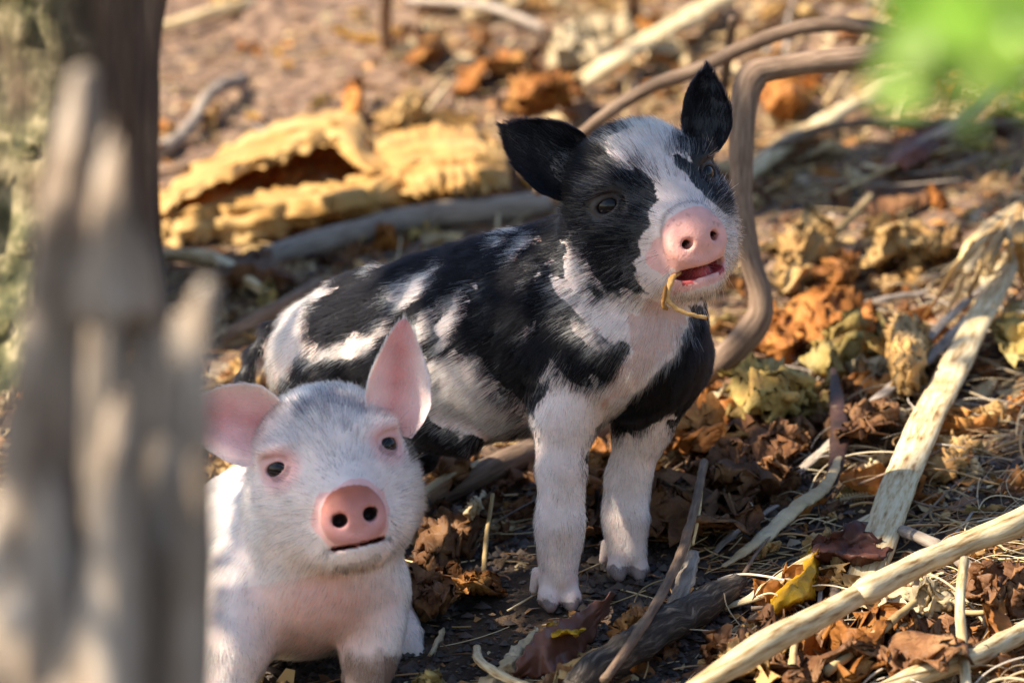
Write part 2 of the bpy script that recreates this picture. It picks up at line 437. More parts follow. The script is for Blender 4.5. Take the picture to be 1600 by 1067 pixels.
def ear_mesh(base, tip, wid, nrm, half, cup, thick, curl=0.0, prof=None, nu=26, nv=17):
    """cupped, pointed ear as a closed thin shell; wid = across, nrm = hollow side"""
    T = np.linspace(0, 1, nu); Sv = np.linspace(-1, 1, nv)
    prof = prof or [(0, .62), (.15, .86), (.32, 1.0), (.5, .93), (.7, .68), (.86, .38), (.96, .14), (1, .02)]
    w = np.interp(T, [p[0] for p in prof], [p[1] for p in prof]) * half
    ax = tip - base; L = np.linalg.norm(ax); ax = ax / L
    wid = wid - (wid @ ax) * ax; wid /= np.linalg.norm(wid); nrm = nrm - (nrm @ ax) * ax - (nrm @ wid) * wid; nrm /= np.linalg.norm(nrm)
    out = []
    for side in (1, -1):
        for i, t in enumerate(T):
            for sv in Sv:
                cu = cup * (1 - 0.55 * t)
                ang = sv * cu
                x = math.sin(ang) / cu * w[i]; zz = (1 - math.cos(ang)) / cu * w[i]
                th = thick * (1 - abs(sv) ** 3) * (1 - 0.5 * t) * side * 0.5
                bend = curl * t * t * L
                wr = 0.02 * L * math.sin(9 * t + 3 * sv) * t * (1 - abs(sv))
                out.append(base + ax * t * L + wid * x + nrm * (zz + th + bend + wr))
    F = []
    n0 = nu * nv
    for i in range(nu - 1):
        for j in range(nv - 1):
            a, b, c, d = i * nv + j, i * nv + j + 1, (i + 1) * nv + j + 1, (i + 1) * nv + j
            F.append((a, b, c, d)); F.append((n0 + d, n0 + c, n0 + b, n0 + a))
    for i in range(nu - 1):
        for j, rev in ((0, False), (nv - 1, True)):
            a, b = i * nv + j, (i + 1) * nv + j
            q = (a, b, n0 + b, n0 + a); F.append(q[::-1] if rev else q)
    for j in range(nv - 1):
        a, b = (nu - 1) * nv + j, (nu - 1) * nv + j + 1; F.append((a, b, n0 + b, n0 + a))
    uv = np.array([(t, sv) for _ in (0, 1) for t in T for sv in Sv])
    return np.array(out), np.array(F), ax, uv

def sample(V, Q, n, rng):
    a, b, c, d = V[Q[:, 0]], V[Q[:, 1]], V[Q[:, 2]], V[Q[:, 3]]
    N = np.cross(c - a, d - b); A = np.linalg.norm(N, axis=1); N = N / (A[:, None] + 1e-12)
    k = rng.choice(len(Q), n, p=A / A.sum()); u = rng.random((n, 1)); v = rng.random((n, 1))
    P = (a[k] * (1 - u) + b[k] * u) * (1 - v) + (d[k] * (1 - u) + c[k] * u) * v
    return P, N[k]

def make_fur(name, P, N, Fd, L, C, rad, parent, lift=0.42, np_=5, seed=1, droop=0.15):
    rng = np.random.default_rng(seed); n = len(P)
    F = Fd - (np.einsum('ij,ij->i', Fd, N))[:, None] * N; F /= np.linalg.norm(F, axis=1)[:, None] + 1e-9
    cl = vn3(P * 110, seed, 2) * 0.17                 # locks: neighbours lean alike
    d0 = N * lift + F + cl + rng.normal(0, 0.09, (n, 3)); d0 /= np.linalg.norm(d0, axis=1)[:, None]
    d1 = F + N * lift * 0.25 + cl * 1.3 + rng.normal(0, 0.13, (n, 3)) - np.array([0, 0, droop]); d1 /= np.linalg.norm(d1, axis=1)[:, None]
    t = np.linspace(0, 1, np_)[None, :, None]
    L = L * rng.uniform(0.6, 1.2, n)
    pts = P[:, None, :] - N[:, None, :] * 0.0006 + L[:, None, None] * (d0[:, None] * (t - 0.5 * t * t) + d1[:, None] * (0.5 * t * t))
    cv = bpy.data.hair_curves.new(name); cv.add_curves([np_] * n)
    cv.attributes['position'].data.foreach_set('vector', pts.astype(np.float32).ravel())
    r = cv.attributes.new('radius', 'FLOAT', 'POINT')
    rr = rad * np.linspace(1, 0.25, np_)[None] * rng.uniform(0.75, 1.2, (n, 1)); r.data.foreach_set('value', rr.astype(np.float32).ravel())
    c = cv.attributes.new('hcol', 'FLOAT_COLOR', 'CURVE')
    C4 = np.ones((n, 4), np.float32); C4[:, :3] = C; c.data.foreach_set('color', C4.ravel())
    o = bpy.data.objects.new(name, cv); COL.objects.link(o); cv.materials.append(m_fur)
    o.parent = parent; o['kind'] = 'stuff'; return o

def whisk_of(H):
    def f(P):
        h = H.inv(P); r = np.random.default_rng(3).random(len(P))
        muzzle = (h[:, 0] > 0) & (h[:, 0] < 62) & (h[:, 1] < -60) & (h[:, 1] > -175)
        brow = (np.abs(np.abs(h[:, 2]) - 80) < 34) & (np.abs(h[:, 1]) > 20) & (np.abs(h[:, 1]) < 42) & (h[:, 0] > -45)
        return (muzzle & (r < .5)) | (brow & (r < .3))
    return f
def eye_mesh(c, a, r):
    V, F = [], []; nu, nv = 18, 24
    a = a / np.linalg.norm(a); x = np.cross(a, UP); x /= np.linalg.norm(x); y = np.cross(a, x)
    for i in range(nu):
        th = math.pi * (i + 0.02) / (nu - 0.96) 
        for j in range(nv):
            ph = 2 * math.pi * j / nv; V.append(c + r * (a * math.cos(th) + math.sin(th) * (x * math.cos(ph) + y * math.sin(ph))))
    return mesh_from('eye', V, grid_faces(nu, nv, True) + [tuple(range(nv - 1, -1, -1)), tuple(range((nu - 1) * nv, nu * nv))])

def roundcones(B, pts, k, flow, hl):
    for (a, b) in zip(pts[:-1], pts[1:]):
        B.add(roundcone(Wp(*a[:3]), Wp(*b[:3]), a[3] * sc(a[2]), b[3] * sc(b[2])), k * S0, flow, hl)
def foot(B, x, y, z, s, fwd, lat, flow, tall=1.0):
    """cloven foot ending at pixel height y: two toes and two dew claws; fwd/lat are picture-axis directions (x, z)"""
    k = 6 * S0; R = sc(z) / S0
    for q in (-1, 1):
        cx, cz = x + lat[0] * 17 * s * q, z + lat[1] * 17 * s * q
        B.add(roundcone(Wp(cx * .6 + x * .4, y - 52 * s * tall, cz * .6 + z * .4), Wp(cx + fwd[0] * 12 * s, y - 24 * s, cz + fwd[1] * 12 * s), 19 * s * S0 * R, 17 * s * S0 * R), 8 * S0, flow, 0.32)
        B.add(roundcone(Wp(cx + fwd[0] * 12 * s, y - 24 * s, cz + fwd[1] * 12 * s), Wp(cx + fwd[0] * 24 * s, y - 9 * s, cz + fwd[1] * 24 * s), 16 * s * S0 * R, 9.5 * s * S0 * R), k, flow, 0.12)
        ex, ez = x + lat[0] * 27 * s * q - fwd[0] * 20 * s, z + lat[1] * 27 * s * q - fwd[1] * 20 * s
        B.add(roundcone(Wp(ex, y - 62 * s * tall, ez), Wp(ex + lat[0] * 5 * q - fwd[0] * 5, y - 36 * s * tall, ez + lat[1] * 5 * q - fwd[1] * 5), 10 * s * S0 * R, 7 * s * S0 * R), k, flow, 0.15)

def finish_pig(name, root, B, lo, hi, h, ears, colour, eyes, n_hair, hair_len, rad, seed, flowtweak=None, lift=0.42, whisk=None):
    V, Q = surface_nets(B.sdf, lo, hi, h)
    Fl, Ln = B.flow(V)
    parts_V, parts_Q, off = [V], [Q], len(V)
    earmask = [np.zeros(len(V), int)]
    for k, (ev, ef, ea, uv) in enumerate(ears):
        parts_V.append(ev); parts_Q.append(ef + off); off += len(ev); earmask.append(np.full(len(ev), k + 1))
    VV = np.concatenate(parts_V); QQ = np.concatenate(parts_Q); em = np.concatenate(earmask)
    base = np.array(root.location)
    me = mesh_fast(name + '_body', VV - base, QQ)
    skin, _, _ = colour(VV, em)
    set_col(me, 'Col', skin)
    body = link('body', me, root, m_skin)
    for c, a, r in eyes:
        e = link('eye', eye_mesh(c - base, a, r), root, m_eye)
    # coat
    rng = np.random.default_rng(seed)
    P, N = sample(V, Q, n_hair, rng)
    f, L = B.flow(P)
    if flowtweak: f = flowtweak(P, f)
    _, hc, dens = colour(P, np.zeros(len(P), int), rng)
    keep = rng.random(len(P)) < dens * np.clip(L * 4, 0, 1)
    Ps, Ns, Fs, Ls, Cs = [P[keep]], [N[keep]], [f[keep]], [hair_len * L[keep]], [hc[keep]]
    for k, (ev, ef, ea, uv) in enumerate(ears):
        n = int(n_hair * 0.045); p, nn = sample(ev, ef, n, rng)
        _, hc, dens = colour(p, np.full(n, k + 1), rng); kk = rng.random(n) < dens
        Ps.append(p[kk]); Ns.append(nn[kk]); Fs.append(np.tile(ea, (kk.sum(), 1)) + nn[kk] * .1); Ls.append(np.full(kk.sum(), hair_len * 0.45)); Cs.append(hc[kk])
    n = 1500; p, nn = sample(V, Q, n * 60, rng); hh = whisk(p)
    kk = np.flatnonzero(hh > 0)[:n]; p, nn = p[kk], nn[kk]; f, _ = B.flow(p)
    Ps.append(p); Ns.append(nn); Fs.append(f * .6 + nn * .9); Ls.append(rng.uniform(.008, .02, len(p))); Cs.append(np.where(rng.random((len(p), 1)) < .7, np.array([.85, .78, .66]), np.array([.1, .09, .08])))
    make_fur('fur', np.concatenate(Ps) - base, np.concatenate(Ns), np.concatenate(Fs), np.concatenate(Ls), np.concatenate(Cs), rad, root, seed=seed, lift=lift)
    return VV

# ================= the spotted piglet
HEAD = vdir(0.78, 0.0, -0.62)            # where it heads: to the right and towards the camera
back = -HEAD
down = -UP
def leg_flow(dx=0.0): return vdir(dx, -1, 0.25)
def spotted():
    B = Body()
    tr = back * 0.93 + down * 0.35
    trunk = [(528, 566, 320, 108), (600, 556, 262, 128), (700, 545, 182, 143), (800, 520, 100, 149), (890, 500, 35, 146), (962, 522, -30, 122)]
    roundcones(B, trunk, 40, tr, 1.0)
    roundcones(B, [(930, 480, 20, 122), (985, 372, -30, 100)], 50, tr, 1.0)
    roundcones(B, [(1012, 420, -55, 78), (1000, 540, -55, 100)], 50, vdir(-.2, -1, .2), 0.9)
    # legs
    roundcones(B, [(905, 560, -42, 86), (882, 655, -66, 45), (877, 735, -70, 33), (876, 790, -70, 28), (875, 828, -72, 30), (873, 868, -66, 24.5), (873, 902, -66, 27)], 30, leg_flow(-.1), 0.50)
    roundcones(B, [(1040, 560, 25, 74), (1002, 668, 52, 39), (982, 745, 64, 29), (977, 785, 64, 25), (977, 812, 63, 27), (979, 845, 66, 22), (982, 868, 62, 25)], 30, leg_flow(.0), 0.50)
    roundcones(B, [(545, 590, 285, 98), (590, 690, 232, 58), (545, 775, 262, 32), (556, 840, 240, 27), (560, 868, 240, 26)], 30, leg_flow(-.1), 0.50)
    roundcones(B, [(585, 590, 360, 92), (630, 690, 330, 54), (585, 760, 360, 30), (598, 812, 340, 26), (600, 835, 340, 25)], 30, leg_flow(-.1), 0.50)
    fw = (0.45, -0.8); lt = (0.85, 0.45)
    foot(B, 871, 957, -62, 1.0, (0.25, -0.95), (0.97, 0.2), leg_flow())
    foot(B, 978, 909, 66, 0.95, (0.25, -0.95), (0.97, 0.2), leg_flow())
    foot(B, 556, 905, 240, 0.95, fw, lt, leg_flow()); foot(B, 596, 868, 340, 0.95, fw, lt, leg_flow())
    # belly bulge and sheath, tail
    roundcones(B, [(690, 655, 120, 52), (726, 682, 92, 30)], 26, tr, 0.6)
    roundcones(B, [(462, 508, 380, 20), (425, 520, 400, 15), (398, 556, 398, 13), (384, 590, 390, 11), (380, 622, 380, 8)], 14, vdir(-.3, -1, 0), 0.7)
    # head
    O = Wp(1032, 296, -150.)
    H = Frame(O, vdir(.385, .03, -.92), vdir(.874, .297, .38), 1.06 * sc(-150))
    eyes = head_ops(B, H, noset=(76, -80), jaw_drop=9, mouth_open=11, nostril=7.5, chin=26.0)
    # tongue
    B.add(roundcone(H(20, -128, 0), H(52, -131, 4), 18 * H.s, 12 * H.s), 5 * H.s, None, 0)
    ears = [ear_mesh(Wp(912, 292, -50), Wp(787, 198, -70), vdir(.55, -.83, 0), vdir(-.35, -.1, -.9), 66 * S0, 1.0, 7 * S0, curl=-0.02,
                     prof=[(0, .70), (.15, .92), (.32, 1.04), (.5, .96), (.7, .74), (.86, .46), (.95, .22), (1, .04)]),
            ear_mesh(Wp(1092, 236, -60), Wp(1104, 106, -50), vdir(1, .1, .5), vdir(.3, .0, -.9), 50 * S0, .95, 7 * S0, curl=0.0)]
    z1 = lambda pts: [(760 + x / 2.54, 80 + y / 2.54) for x, y in pts]
    z3 = lambda pts: [(340 + x / 1.617, 330 + y / 1.617) for x, y in pts]
    Wh = [z1([(498, 400), (470, 345), (560, 300), (680, 268), (790, 282), (845, 330), (800, 338), (745, 345), (755, 400), (790, 450), (820, 500), (845, 560), (900, 590), (1010, 640), (1010, 900), (960, 960), (800, 1010), (640, 985), (606, 900), (590, 840), (605, 770), (640, 690), (655, 635), (690, 590), (690, 540), (640, 490), (560, 455), (505, 460)]),
          z3([(885, 60), (860, 130), (858, 200), (890, 260), (935, 300), (985, 345), (1040, 340), (1100, 350), (1150, 330), (1200, 270), (1180, 200), (1080, 215), (960, 215), (925, 130), (915, 90)]),
          z3([(1040, 330), (1020, 400), (960, 470), (930, 560), (1000, 520), (1090, 440), (1170, 340), (1190, 260)]),
          z3([(790, 560), (800, 500), (830, 460), (850, 380), (880, 430), (960, 440), (985, 470), (940, 560), (940, 1067), (760, 1067)]),
          z3([(990, 570), (1060, 560), (1140, 510), (1200, 700), (1150, 1000), (900, 1000), (955, 560)]),
          z3([(500, 340), (540, 380), (600, 345), (665, 360), (700, 430), (770, 490), (800, 545), (700, 590), (610, 560), (545, 530), (480, 470)]),
          z3([(310, 170), (255, 235), (240, 300), (262, 340), (330, 310), (420, 285), (450, 300), (390, 345), (300, 385), (260, 370), (200, 370), (160, 400), (165, 470), (120, 470), (110, 340), (200, 230), (290, 160)])]
    Pk = [z3([(1040, 250), (1110, 230), (1180, 250), (1170, 320), (1100, 400), (1030, 470), (960, 500), (985, 440), (1040, 370)])]
    St = [((620, 225), (575, 300), 20), ((545, 160), (470, 235), 15), ((480, 180), (430, 225), 9), ((540, 260), (490, 345), 17), ((795, 78), (752, 100), 12), ((775, 42), (705, 75), 8),
          ((802, 280), (783, 335), 4), ((825, 145), (800, 172), 4), ((600, 300), (560, 345), 10), ((440, 120), (400, 140), 6), ((330, 335), (300, 370), 8), ((840, 385), (820, 430), 7), ((180, 330), (150, 420), 14), ((290, 130), (420, 105), 0)]
    St = [(z3([a])[0], z3([b])[0], w / 1.617) for a, b, w in St]
    Db = [z1([(735, 340), (800, 335), (860, 370), (905, 430), (920, 520), (880, 540), (845, 500), (790, 440), (755, 400)])]
    def colour(P, em, rng=None):
        x, y = proj(P)
        jn = vn3(P * 95, 5, 2) if rng is None else vn3(P * 95, 5, 2)
        str_ = fbm(np.stack([x * .012 + y * .004, (y - x * .9) * .05, x * 0], -1), 2, 77)   # streaks along the lie of the coat
        jx = x + jn[:, 0] * 7 + str_ * 10; jy = y + jn[:, 1] * 7 - str_ * 10
        if rng is not None: q = rng.normal(0, 9, len(x)); jx = jx + q + rng.normal(0, 1.5, len(x)); jy = jy - q
        w = np.zeros(len(x), bool)
        for p in Wh: w |= inpoly(jx, jy, p)
        for a, b, wd in St:
            if wd > 0: w |= segdist(jx, jy, a, b) < wd * 1.15
        for p in Db: w &= ~inpoly(jx, jy, p)
        h = H.inv(P)
        inhead = (h[:, 0] > -150)
        pk = np.zeros(len(x), bool)
        for p in Pk: pk |= inpoly(jx, jy, p)
        w[em > 0] = False
        # bare pink of the nose, the lips and the throat
        nd = np.sqrt(((h[:, 2]) / 56) ** 2 + ((h[:, 1] + 81) / 48) ** 2)
        nose = inhead & (em == 0) & (h[:, 0] > 56) & (nd < 1.0)
        side = inhead & (em == 0) & (h[:, 0] > 12) & (h[:, 2] < -26) & (np.hypot((h[:, 0] - 50) / 21, (h[:, 1] + 86) / 25) < 1.0 + .25 * fbm(P * 110, 2, 33))
        lip = inhead & (em == 0) & (h[:, 0] > 32) & (h[:, 1] < -117) & (h[:, 1] > -150) & (np.abs(h[:, 2]) < 46)
        inner = inhead & (h[:, 0] < 69) & (h[:, 0] > -10) & (h[:, 1] < -114) & (h[:, 1] > -141) & (np.abs(h[:, 2]) < 36)
        pat = 0.12 * fbm(P * 160, 2, 31)[:, None]
        skin = np.where(w[:, None], np.array([0.70, 0.57, 0.52]) * (1 + pat), np.array([0.010, 0.009, 0.010]))
        skin = np.where((pk)[:, None], np.array([0.56, 0.37, 0.31]) * (1 + pat), skin)
        skin = np.where((side | lip)[:, None], np.array([0.74, 0.42, 0.38]) * (1 + pat), skin)
        skin = np.where(nose[:, None], np.array([0.78, 0.40, 0.34]) * (1 + pat), skin)
        spots = nose & (fbm(P * 300, 2, 8) > 0.75); skin = np.where(spots[:, None], skin * 0.75, skin)
        crease_shade = inhead & (em == 0) & (h[:, 0] > 44) & (h[:, 0] < 66) & (nd < 1.2) & (h[:, 1] > -86) & (em == 0); kr = (np.clip(1 - np.abs(h[:, 0] - 58) / 8, 0, 1) * np.clip(.75 + .5 * fbm(P * 110, 2, 6), 0, .85) * crease_shade)[:, None]; skin = skin * (1 - kr) + np.array([0.22, 0.17, 0.17]) * kr  # shaded crease behind the nose disc, painted into the skin colour
        for q in (-1, 1):
            r = np.hypot(h[:, 2] - 22 * q, h[:, 1] + 80); n_ = inhead & (h[:, 0] > 40) & (h[:, 0] < 79) & (r < 7.5); skin = np.where(n_[:, None], np.array([0.05, 0.015, 0.012]), skin)
        skin = np.where(inner[:, None], np.array([0.42, 0.07, 0.07]), skin)
        yh = y + 9 * fbm(P * 110, 2, 66); hoof = ((yh > 938) & (x > 800) & (x < 935)) | ((yh > 890) & (x > 940) & (x < 1050)) | ((yh > 870) & (x < 640))
        hc_ = np.where((fbm(P * 40, 1, 12) > 0.1)[:, None], np.array([0.46, 0.31, 0.29]), np.array([0.24, 0.19, 0.18]))
        skin = np.where(hoof[:, None], hc_, skin)
        for q in (-1, 1):
            r = np.sqrt((h[:, 2] - 85 * q) ** 2 + (h[:, 1]) ** 2 + (h[:, 0] + 5) ** 2); skin = np.where(((r < 30) & (em == 0))[:, None], np.array([0.03, 0.025, 0.026]), skin)
        white = np.array([0.90, 0.87, 0.82]) * (1 + 0.10 * fbm(P * 60, 2, 4))[:, None]
        blk = np.array([0.003, 0.003, 0.0045])
        if rng is not None:
            wv = rng.uniform(.55, 1.1, (len(x), 1)); white = np.clip(white * wv, 0, .92)
            dk = (rng.random(len(x)) < 0.10) & w
        hair = np.where(w[:, None], white, blk)
        if rng is not None:
            sheen_tuft = (em == 1) & (np.hypot(x - 888, y - 262) < 26) & (rng.random(len(x)) < .5); hair = np.where(sheen_tuft[:, None], np.array([.5, .47, .45]), hair)  # grey hairs at the ear base, the coat's sheen put into their colour
        muz = inhead & (h[:, 0] > 15) & w & (h[:, 1] < -40)
        if rng is not None:
            hair = np.where(dk[:, None], np.array([0.25, 0.2, 0.16]), hair)
            grey = muz & (rng.random(len(x)) < 0.45); hair = np.where(grey[:, None], np.array([0.20, 0.17, 0.14]), hair)
            grz = inhead & (~w) & (np.hypot(x - 952, y - 305) < 60) & (rng.random(len(x)) < 0.13); hair = np.where(grz[:, None], np.array([0.55, 0.42, 0.25]), hair)
            rim_light = (h[:, 0] > -150) & (h[:, 1] > 70) & (rng.random(len(x)) < 0.5) & w; hair = np.where(rim_light[:, None], np.array([0.62, 0.46, 0.30]), hair)  # warm rim light along the head top, put into the hair colour
            dk_ = np.clip(1.1 - np.hypot((x - 890) / 26, (y - 826) / 34), 0, 1) + np.clip(.9 - np.hypot((x - 880) / 20, (y - 765) / 20), 0, 1) + .5 * np.clip(1 - np.hypot((x - 985) / 30, (y - 880) / 16), 0, 1); dirt = rng.random(len(x)) < dk_ * np.clip(.7 + .7 * fbm(P * 90, 2, 60), 0, 1); hair = np.where(dirt[:, None], hair * np.array([.36, .27, .22]), hair)
        dens = np.ones(len(x)); dens[nose | inner] = 0.0; dens[side] = 0.12; dens[lip] = 0.12; dens[pk] = 0.75; dens[hoof] = 0.03
        for q in (-1, 1):
            r = np.sqrt((h[:, 2] - 83 * q) ** 2 + (h[:, 1]) ** 2 + (h[:, 0] + 10) ** 2); dens[r < 26] = 0
        return np.clip(skin, 0, .95), hair, dens
    root = empty('piglet', Wp(930, 935, 0), 'black and white spotted piglet standing behind the white piglet, chewing a straw', 'piglet')
    lo = Wp(360, 990, 0); hi = Wp(1180, 140, 0)
    c = np.array([Wp(a, b, z) for a in (365, 1165) for b in (150, 975) for z in (-290, 470)])
    ends = finish_pig('spotted_piglet', root, B, c.min(0), c.max(0), 0.00135, ears, colour, eyes, 240000, 0.0140, 0.00015, 11, lift=0.26, whisk=whisk_of(H))
    return root, H, B
bp_root, bp_H, bp_B = spotted()

# ================= the white piglet
def white_pig():
    B = Body()
    hd = vdir(0.15, 0.02, -0.98); tr = -hd + down * 0.4
    trunk = [(425, 850, 70, 112), (425, 868, -40, 138), (440, 872, -170, 142), (470, 880, -290, 136), (505, 890, -380, 112)]
    roundcones(B, trunk, 40, vdir(-.5, -.8, .3), 0.75)
    roundcones(B, [(490, 860, -330, 115), (508, 775, -385, 112)], 50, tr, 0.85)
    roundcones(B, [(395, 930, -350, 88), (350, 1020, -420, 58), (338, 1090, -440, 42), (332, 1130, -440, 36), (330, 1165, -440, 34)], 30, leg_flow(-.1), 0.5)
    roundcones(B, [(572, 925, -355, 68), (582, 985, -380, 41), (578, 1030, -385, 36), (574, 1060, -382, 33)], 30, leg_flow(.05), 0.55)
    roundcones(B, [(470, 890, 0, 95), (560, 930, -90, 58), (600, 950, -110, 34), (622, 985, -150, 27), (628, 1005, -165, 25)], 30, leg_flow(), 0.55)
    roundcones(B, [(385, 890, 20, 100), (345, 960, -60, 60), (330, 1000, -30, 34), (335, 1040, -50, 28), (336, 1062, -50, 27)], 30, leg_flow(), 0.55)
    fw = (0.15, -0.95); lt = (0.97, 0.15)
    foot(B, 326, 1205, -440, 1.0, fw, lt, leg_flow()); foot(B, 572, 1096, -382, 0.95, fw, lt, leg_flow())
    foot(B, 632, 1042, -165, 0.9, fw, lt, leg_flow()); foot(B, 336, 1096, -50, 0.9, fw, lt, leg_flow())
    O = Wp(521, 714, -500.)
    H = Frame(O, vdir(.17, .0, -.985), vdir(.96, .212, .165), 1.06 * sc(-500))
    eyes = head_ops(B, H, noset=(84, -86), jaw_drop=0, mouth_open=3.0, nostril=10.5, chin=32.0)
    roundcones(B, [(420, 850, 170, 14), (400, 820, 200, 9), (420, 790, 205, 7)], 10, vdir(0, 0, 1), 0.5)
    ears = [ear_mesh(Wp(436, 676, -425), Wp(280, 640, -470), vdir(0.05, 1, 0), vdir(-.3, .2, -.9), 76 * S0, 1.35, 6 * S0, curl=0.06),
            ear_mesh(Wp(606, 678, -430), Wp(629, 496, -450), vdir(1, .1, .25), vdir(.25, .1, -.9), 66 * S0, 1.45, 6 * S0, curl=0.05,
                     prof=[(0, .66), (.15, .9), (.3, 1.0), (.5, .86), (.7, .58), (.86, .34), (.96, .16), (1, .03)])]
    def colour(P, em, rng=None):
        x, y = proj(P); h = H.inv(P)
        inhead = h[:, 0] > -175
        pat = 0.10 * fbm(P * 140, 2, 31)[:, None]
        skin = np.tile(np.array([0.78, 0.65, 0.60]), (len(x), 1)) * (1 + pat)
        kt = np.clip((y - 850) / 70, 0, 1) * np.clip(1.35 - np.hypot((x - 500) / 110, (y - 945) / 110) + .25 * fbm(P * 40, 2, 71), 0, 1) * ~(inhead & (h[:, 0] > -110) & (h[:, 1] > -165)); thr = kt; skin = skin * (1 - kt[:, None]) + np.array([0.70, 0.42, 0.37]) * (1 + pat) * kt[:, None]
        ear = em > 0; skin = np.where(ear[:, None], np.array([0.84, 0.47, 0.45]) * (1 + pat), skin)
        for k_e, (ba, ti, hw) in {1: ((402, 660), (282, 640), 76), 2: ((613, 655), (629, 496), 62)}.items():   # paler rims; shading of the hollows put into redder skin
            dd = segdist(x, y, ba, ti) / hw; hol = np.clip(1.0 - dd * 1.5 + .25 * fbm(P * 70, 2, 44), 0, 1)[:, None]
            skin = np.where((em == k_e)[:, None], (np.array([0.88, 0.62, 0.58]) * (1 - hol) + np.array([0.70, 0.30, 0.28]) * hol) * (1 + pat), skin)
        nd = np.sqrt((h[:, 2] / 54) ** 2 + ((h[:, 1] + 86) / 46) ** 2)
        sn = inhead & (em == 0) & (h[:, 0] > 40) & (nd < 1.12 + .1 * fbm(P * 90, 2, 70)) & (h[:, 1] > -126); skin = np.where(sn[:, None], np.array([0.80, 0.46, 0.42]) * (1 + pat), skin)
        nose = inhead & (em == 0) & (h[:, 0] > 78) & (nd < 0.98)
        top = np.clip((h[:, 1] + 95) / 45, 0, 1)[:, None]
        skin = np.where(nose[:, None], (np.array([0.60, 0.29, 0.27]) * (1 - top) + np.array([0.44, 0.13, 0.075]) * top) * (1 + pat), skin)
        for q in (-1, 1):
            r = np.hypot(h[:, 2] - 22 * q, h[:, 1] + 86); n_ = inhead & (h[:, 0] > 50) & (h[:, 0] < 93) & (r < 12); skin = np.where(n_[:, None], np.array([0.035, 0.018, 0.018]), skin)
            r = np.sqrt((h[:, 2] - 80 * q) ** 2 + (h[:, 1]) ** 2 + (h[:, 0] + 5) ** 2); e = (em == 0) & inhead
            k_ = (np.clip((44 - r) / 16, 0, 1) * e)[:, None]; skin = skin * (1 - k_) + np.array([0.70, 0.42, 0.41]) * (1 + pat) * k_
            skin = np.where(((r < 21) & e & (h[:, 1] < 2))[:, None], np.array([0.40, 0.22, 0.22]), skin)
        mo = inhead & (em == 0) & (h[:, 0] > 8) & (np.abs(h[:, 1] + 128) < 4) & (np.abs(h[:, 2]) < 40); skin = np.where(mo[:, None], np.array([0.22, 0.07, 0.06]), skin)
        nzs = fbm(P * 150, 2, 90)
        spot = inhead & (em == 0) & (h[:, 0] > 0) & (((np.abs(h[:, 1] + 161 - .006 * (h[:, 2] + 10) ** 2) < 6 + 4 * nzs) & (h[:, 2] < 28) & (h[:, 2] > -42)) | ((np.abs(h[:, 1] + 131) < 2 + 5 * nzs) & (np.abs(h[:, 2]) > 34) & (np.abs(h[:, 2]) < 52)))
        skin = np.where(spot[:, None], skin * .62, skin)
        hoof = (y > 1080) | ((x > 600) & (y > 1025)); skin = np.where(hoof[:, None], np.array([0.16, 0.11, 0.10]), skin)
        dirt = (y > 1010) & (x > 520) & (x < 630); mud = np.clip((y - 1020) / 45 + .7 * fbm(P * 70, 3, 9), 0, .8)[:, None] * dirt[:, None]; skin = skin * (1 - mud) + np.array([0.24, 0.16, 0.12]) * mud
        hair = np.tile(np.array([0.91, 0.89, 0.86]), (len(x), 1)) * (1 + 0.06 * fbm(P * 70, 2, 3))[:, None]
        dens = np.ones(len(x))
        if rng is not None:
            hair = np.clip(hair * rng.uniform(.62, 1.06, (len(x), 1)), 0, .93)
            gp = 0.75 * np.exp(-(h[:, 2] / 66) ** 2 - ((h[:, 1] - 62) / 55) ** 2) * (h[:, 0] > -140) + 0.5 * np.exp(-((h[:, 2] - 5) / 22) ** 2 - ((h[:, 1] + 22) / 16) ** 2)
            gp = gp * np.clip(0.6 + fbm(P * 60, 2, 21), 0, 1.3) + 0.05 * inhead
            gm = inhead & (em == 0) & (rng.random(len(x)) < gp); hair = np.where(gm[:, None], np.array([0.10, 0.10, 0.11]), hair)
            eb = (np.hypot(x - 648, y - 702) < 24) & (rng.random(len(x)) < .85); hair = np.where(eb[:, None], np.array([.04, .035, .03]), hair)
            hair = np.where((spot & (rng.random(len(x)) < .6))[:, None], np.array([0.04, 0.04, 0.04]), hair); hair = np.where((rng.random(len(x)) < mud[:, 0])[:, None], np.array([.2, .13, .09]), hair)
        dens[ear] = 0.30; dens[sn] = 0.10; dens[nose] = 0; dens[mo] = 0; dens[hoof] = 0.05; dens *= 1 - .5 * thr; dens[spot] = 0.8
        for q in (-1, 1):
            r = np.sqrt((h[:, 2] - 80 * q) ** 2 + (h[:, 1]) ** 2 + (h[:, 0] + 10) ** 2); dens[(r < 31) & (em == 0)] = 0.05; dens[(r >= 31) & (r < 40) & (em == 0)] = .35
        return np.clip(skin, 0, .95), hair, dens
    root = empty('piglet', Wp(500, 1090, -250), 'white piglet with pink ears and snout beside the broken grey stump', 'piglet')
    c = np.array([Wp(a, b, z) for a in (268, 690) for b in (595, 1215) for z in (-640, 230)])
    finish_pig('white_piglet', root, B, c.min(0), c.max(0), 0.00135, ears, colour, eyes, 250000, 0.0120, 0.00013, 12, lift=0.30, whisk=whisk_of(H))
    return root, H, B
wp_root, wp_H, wp_B = white_pig()
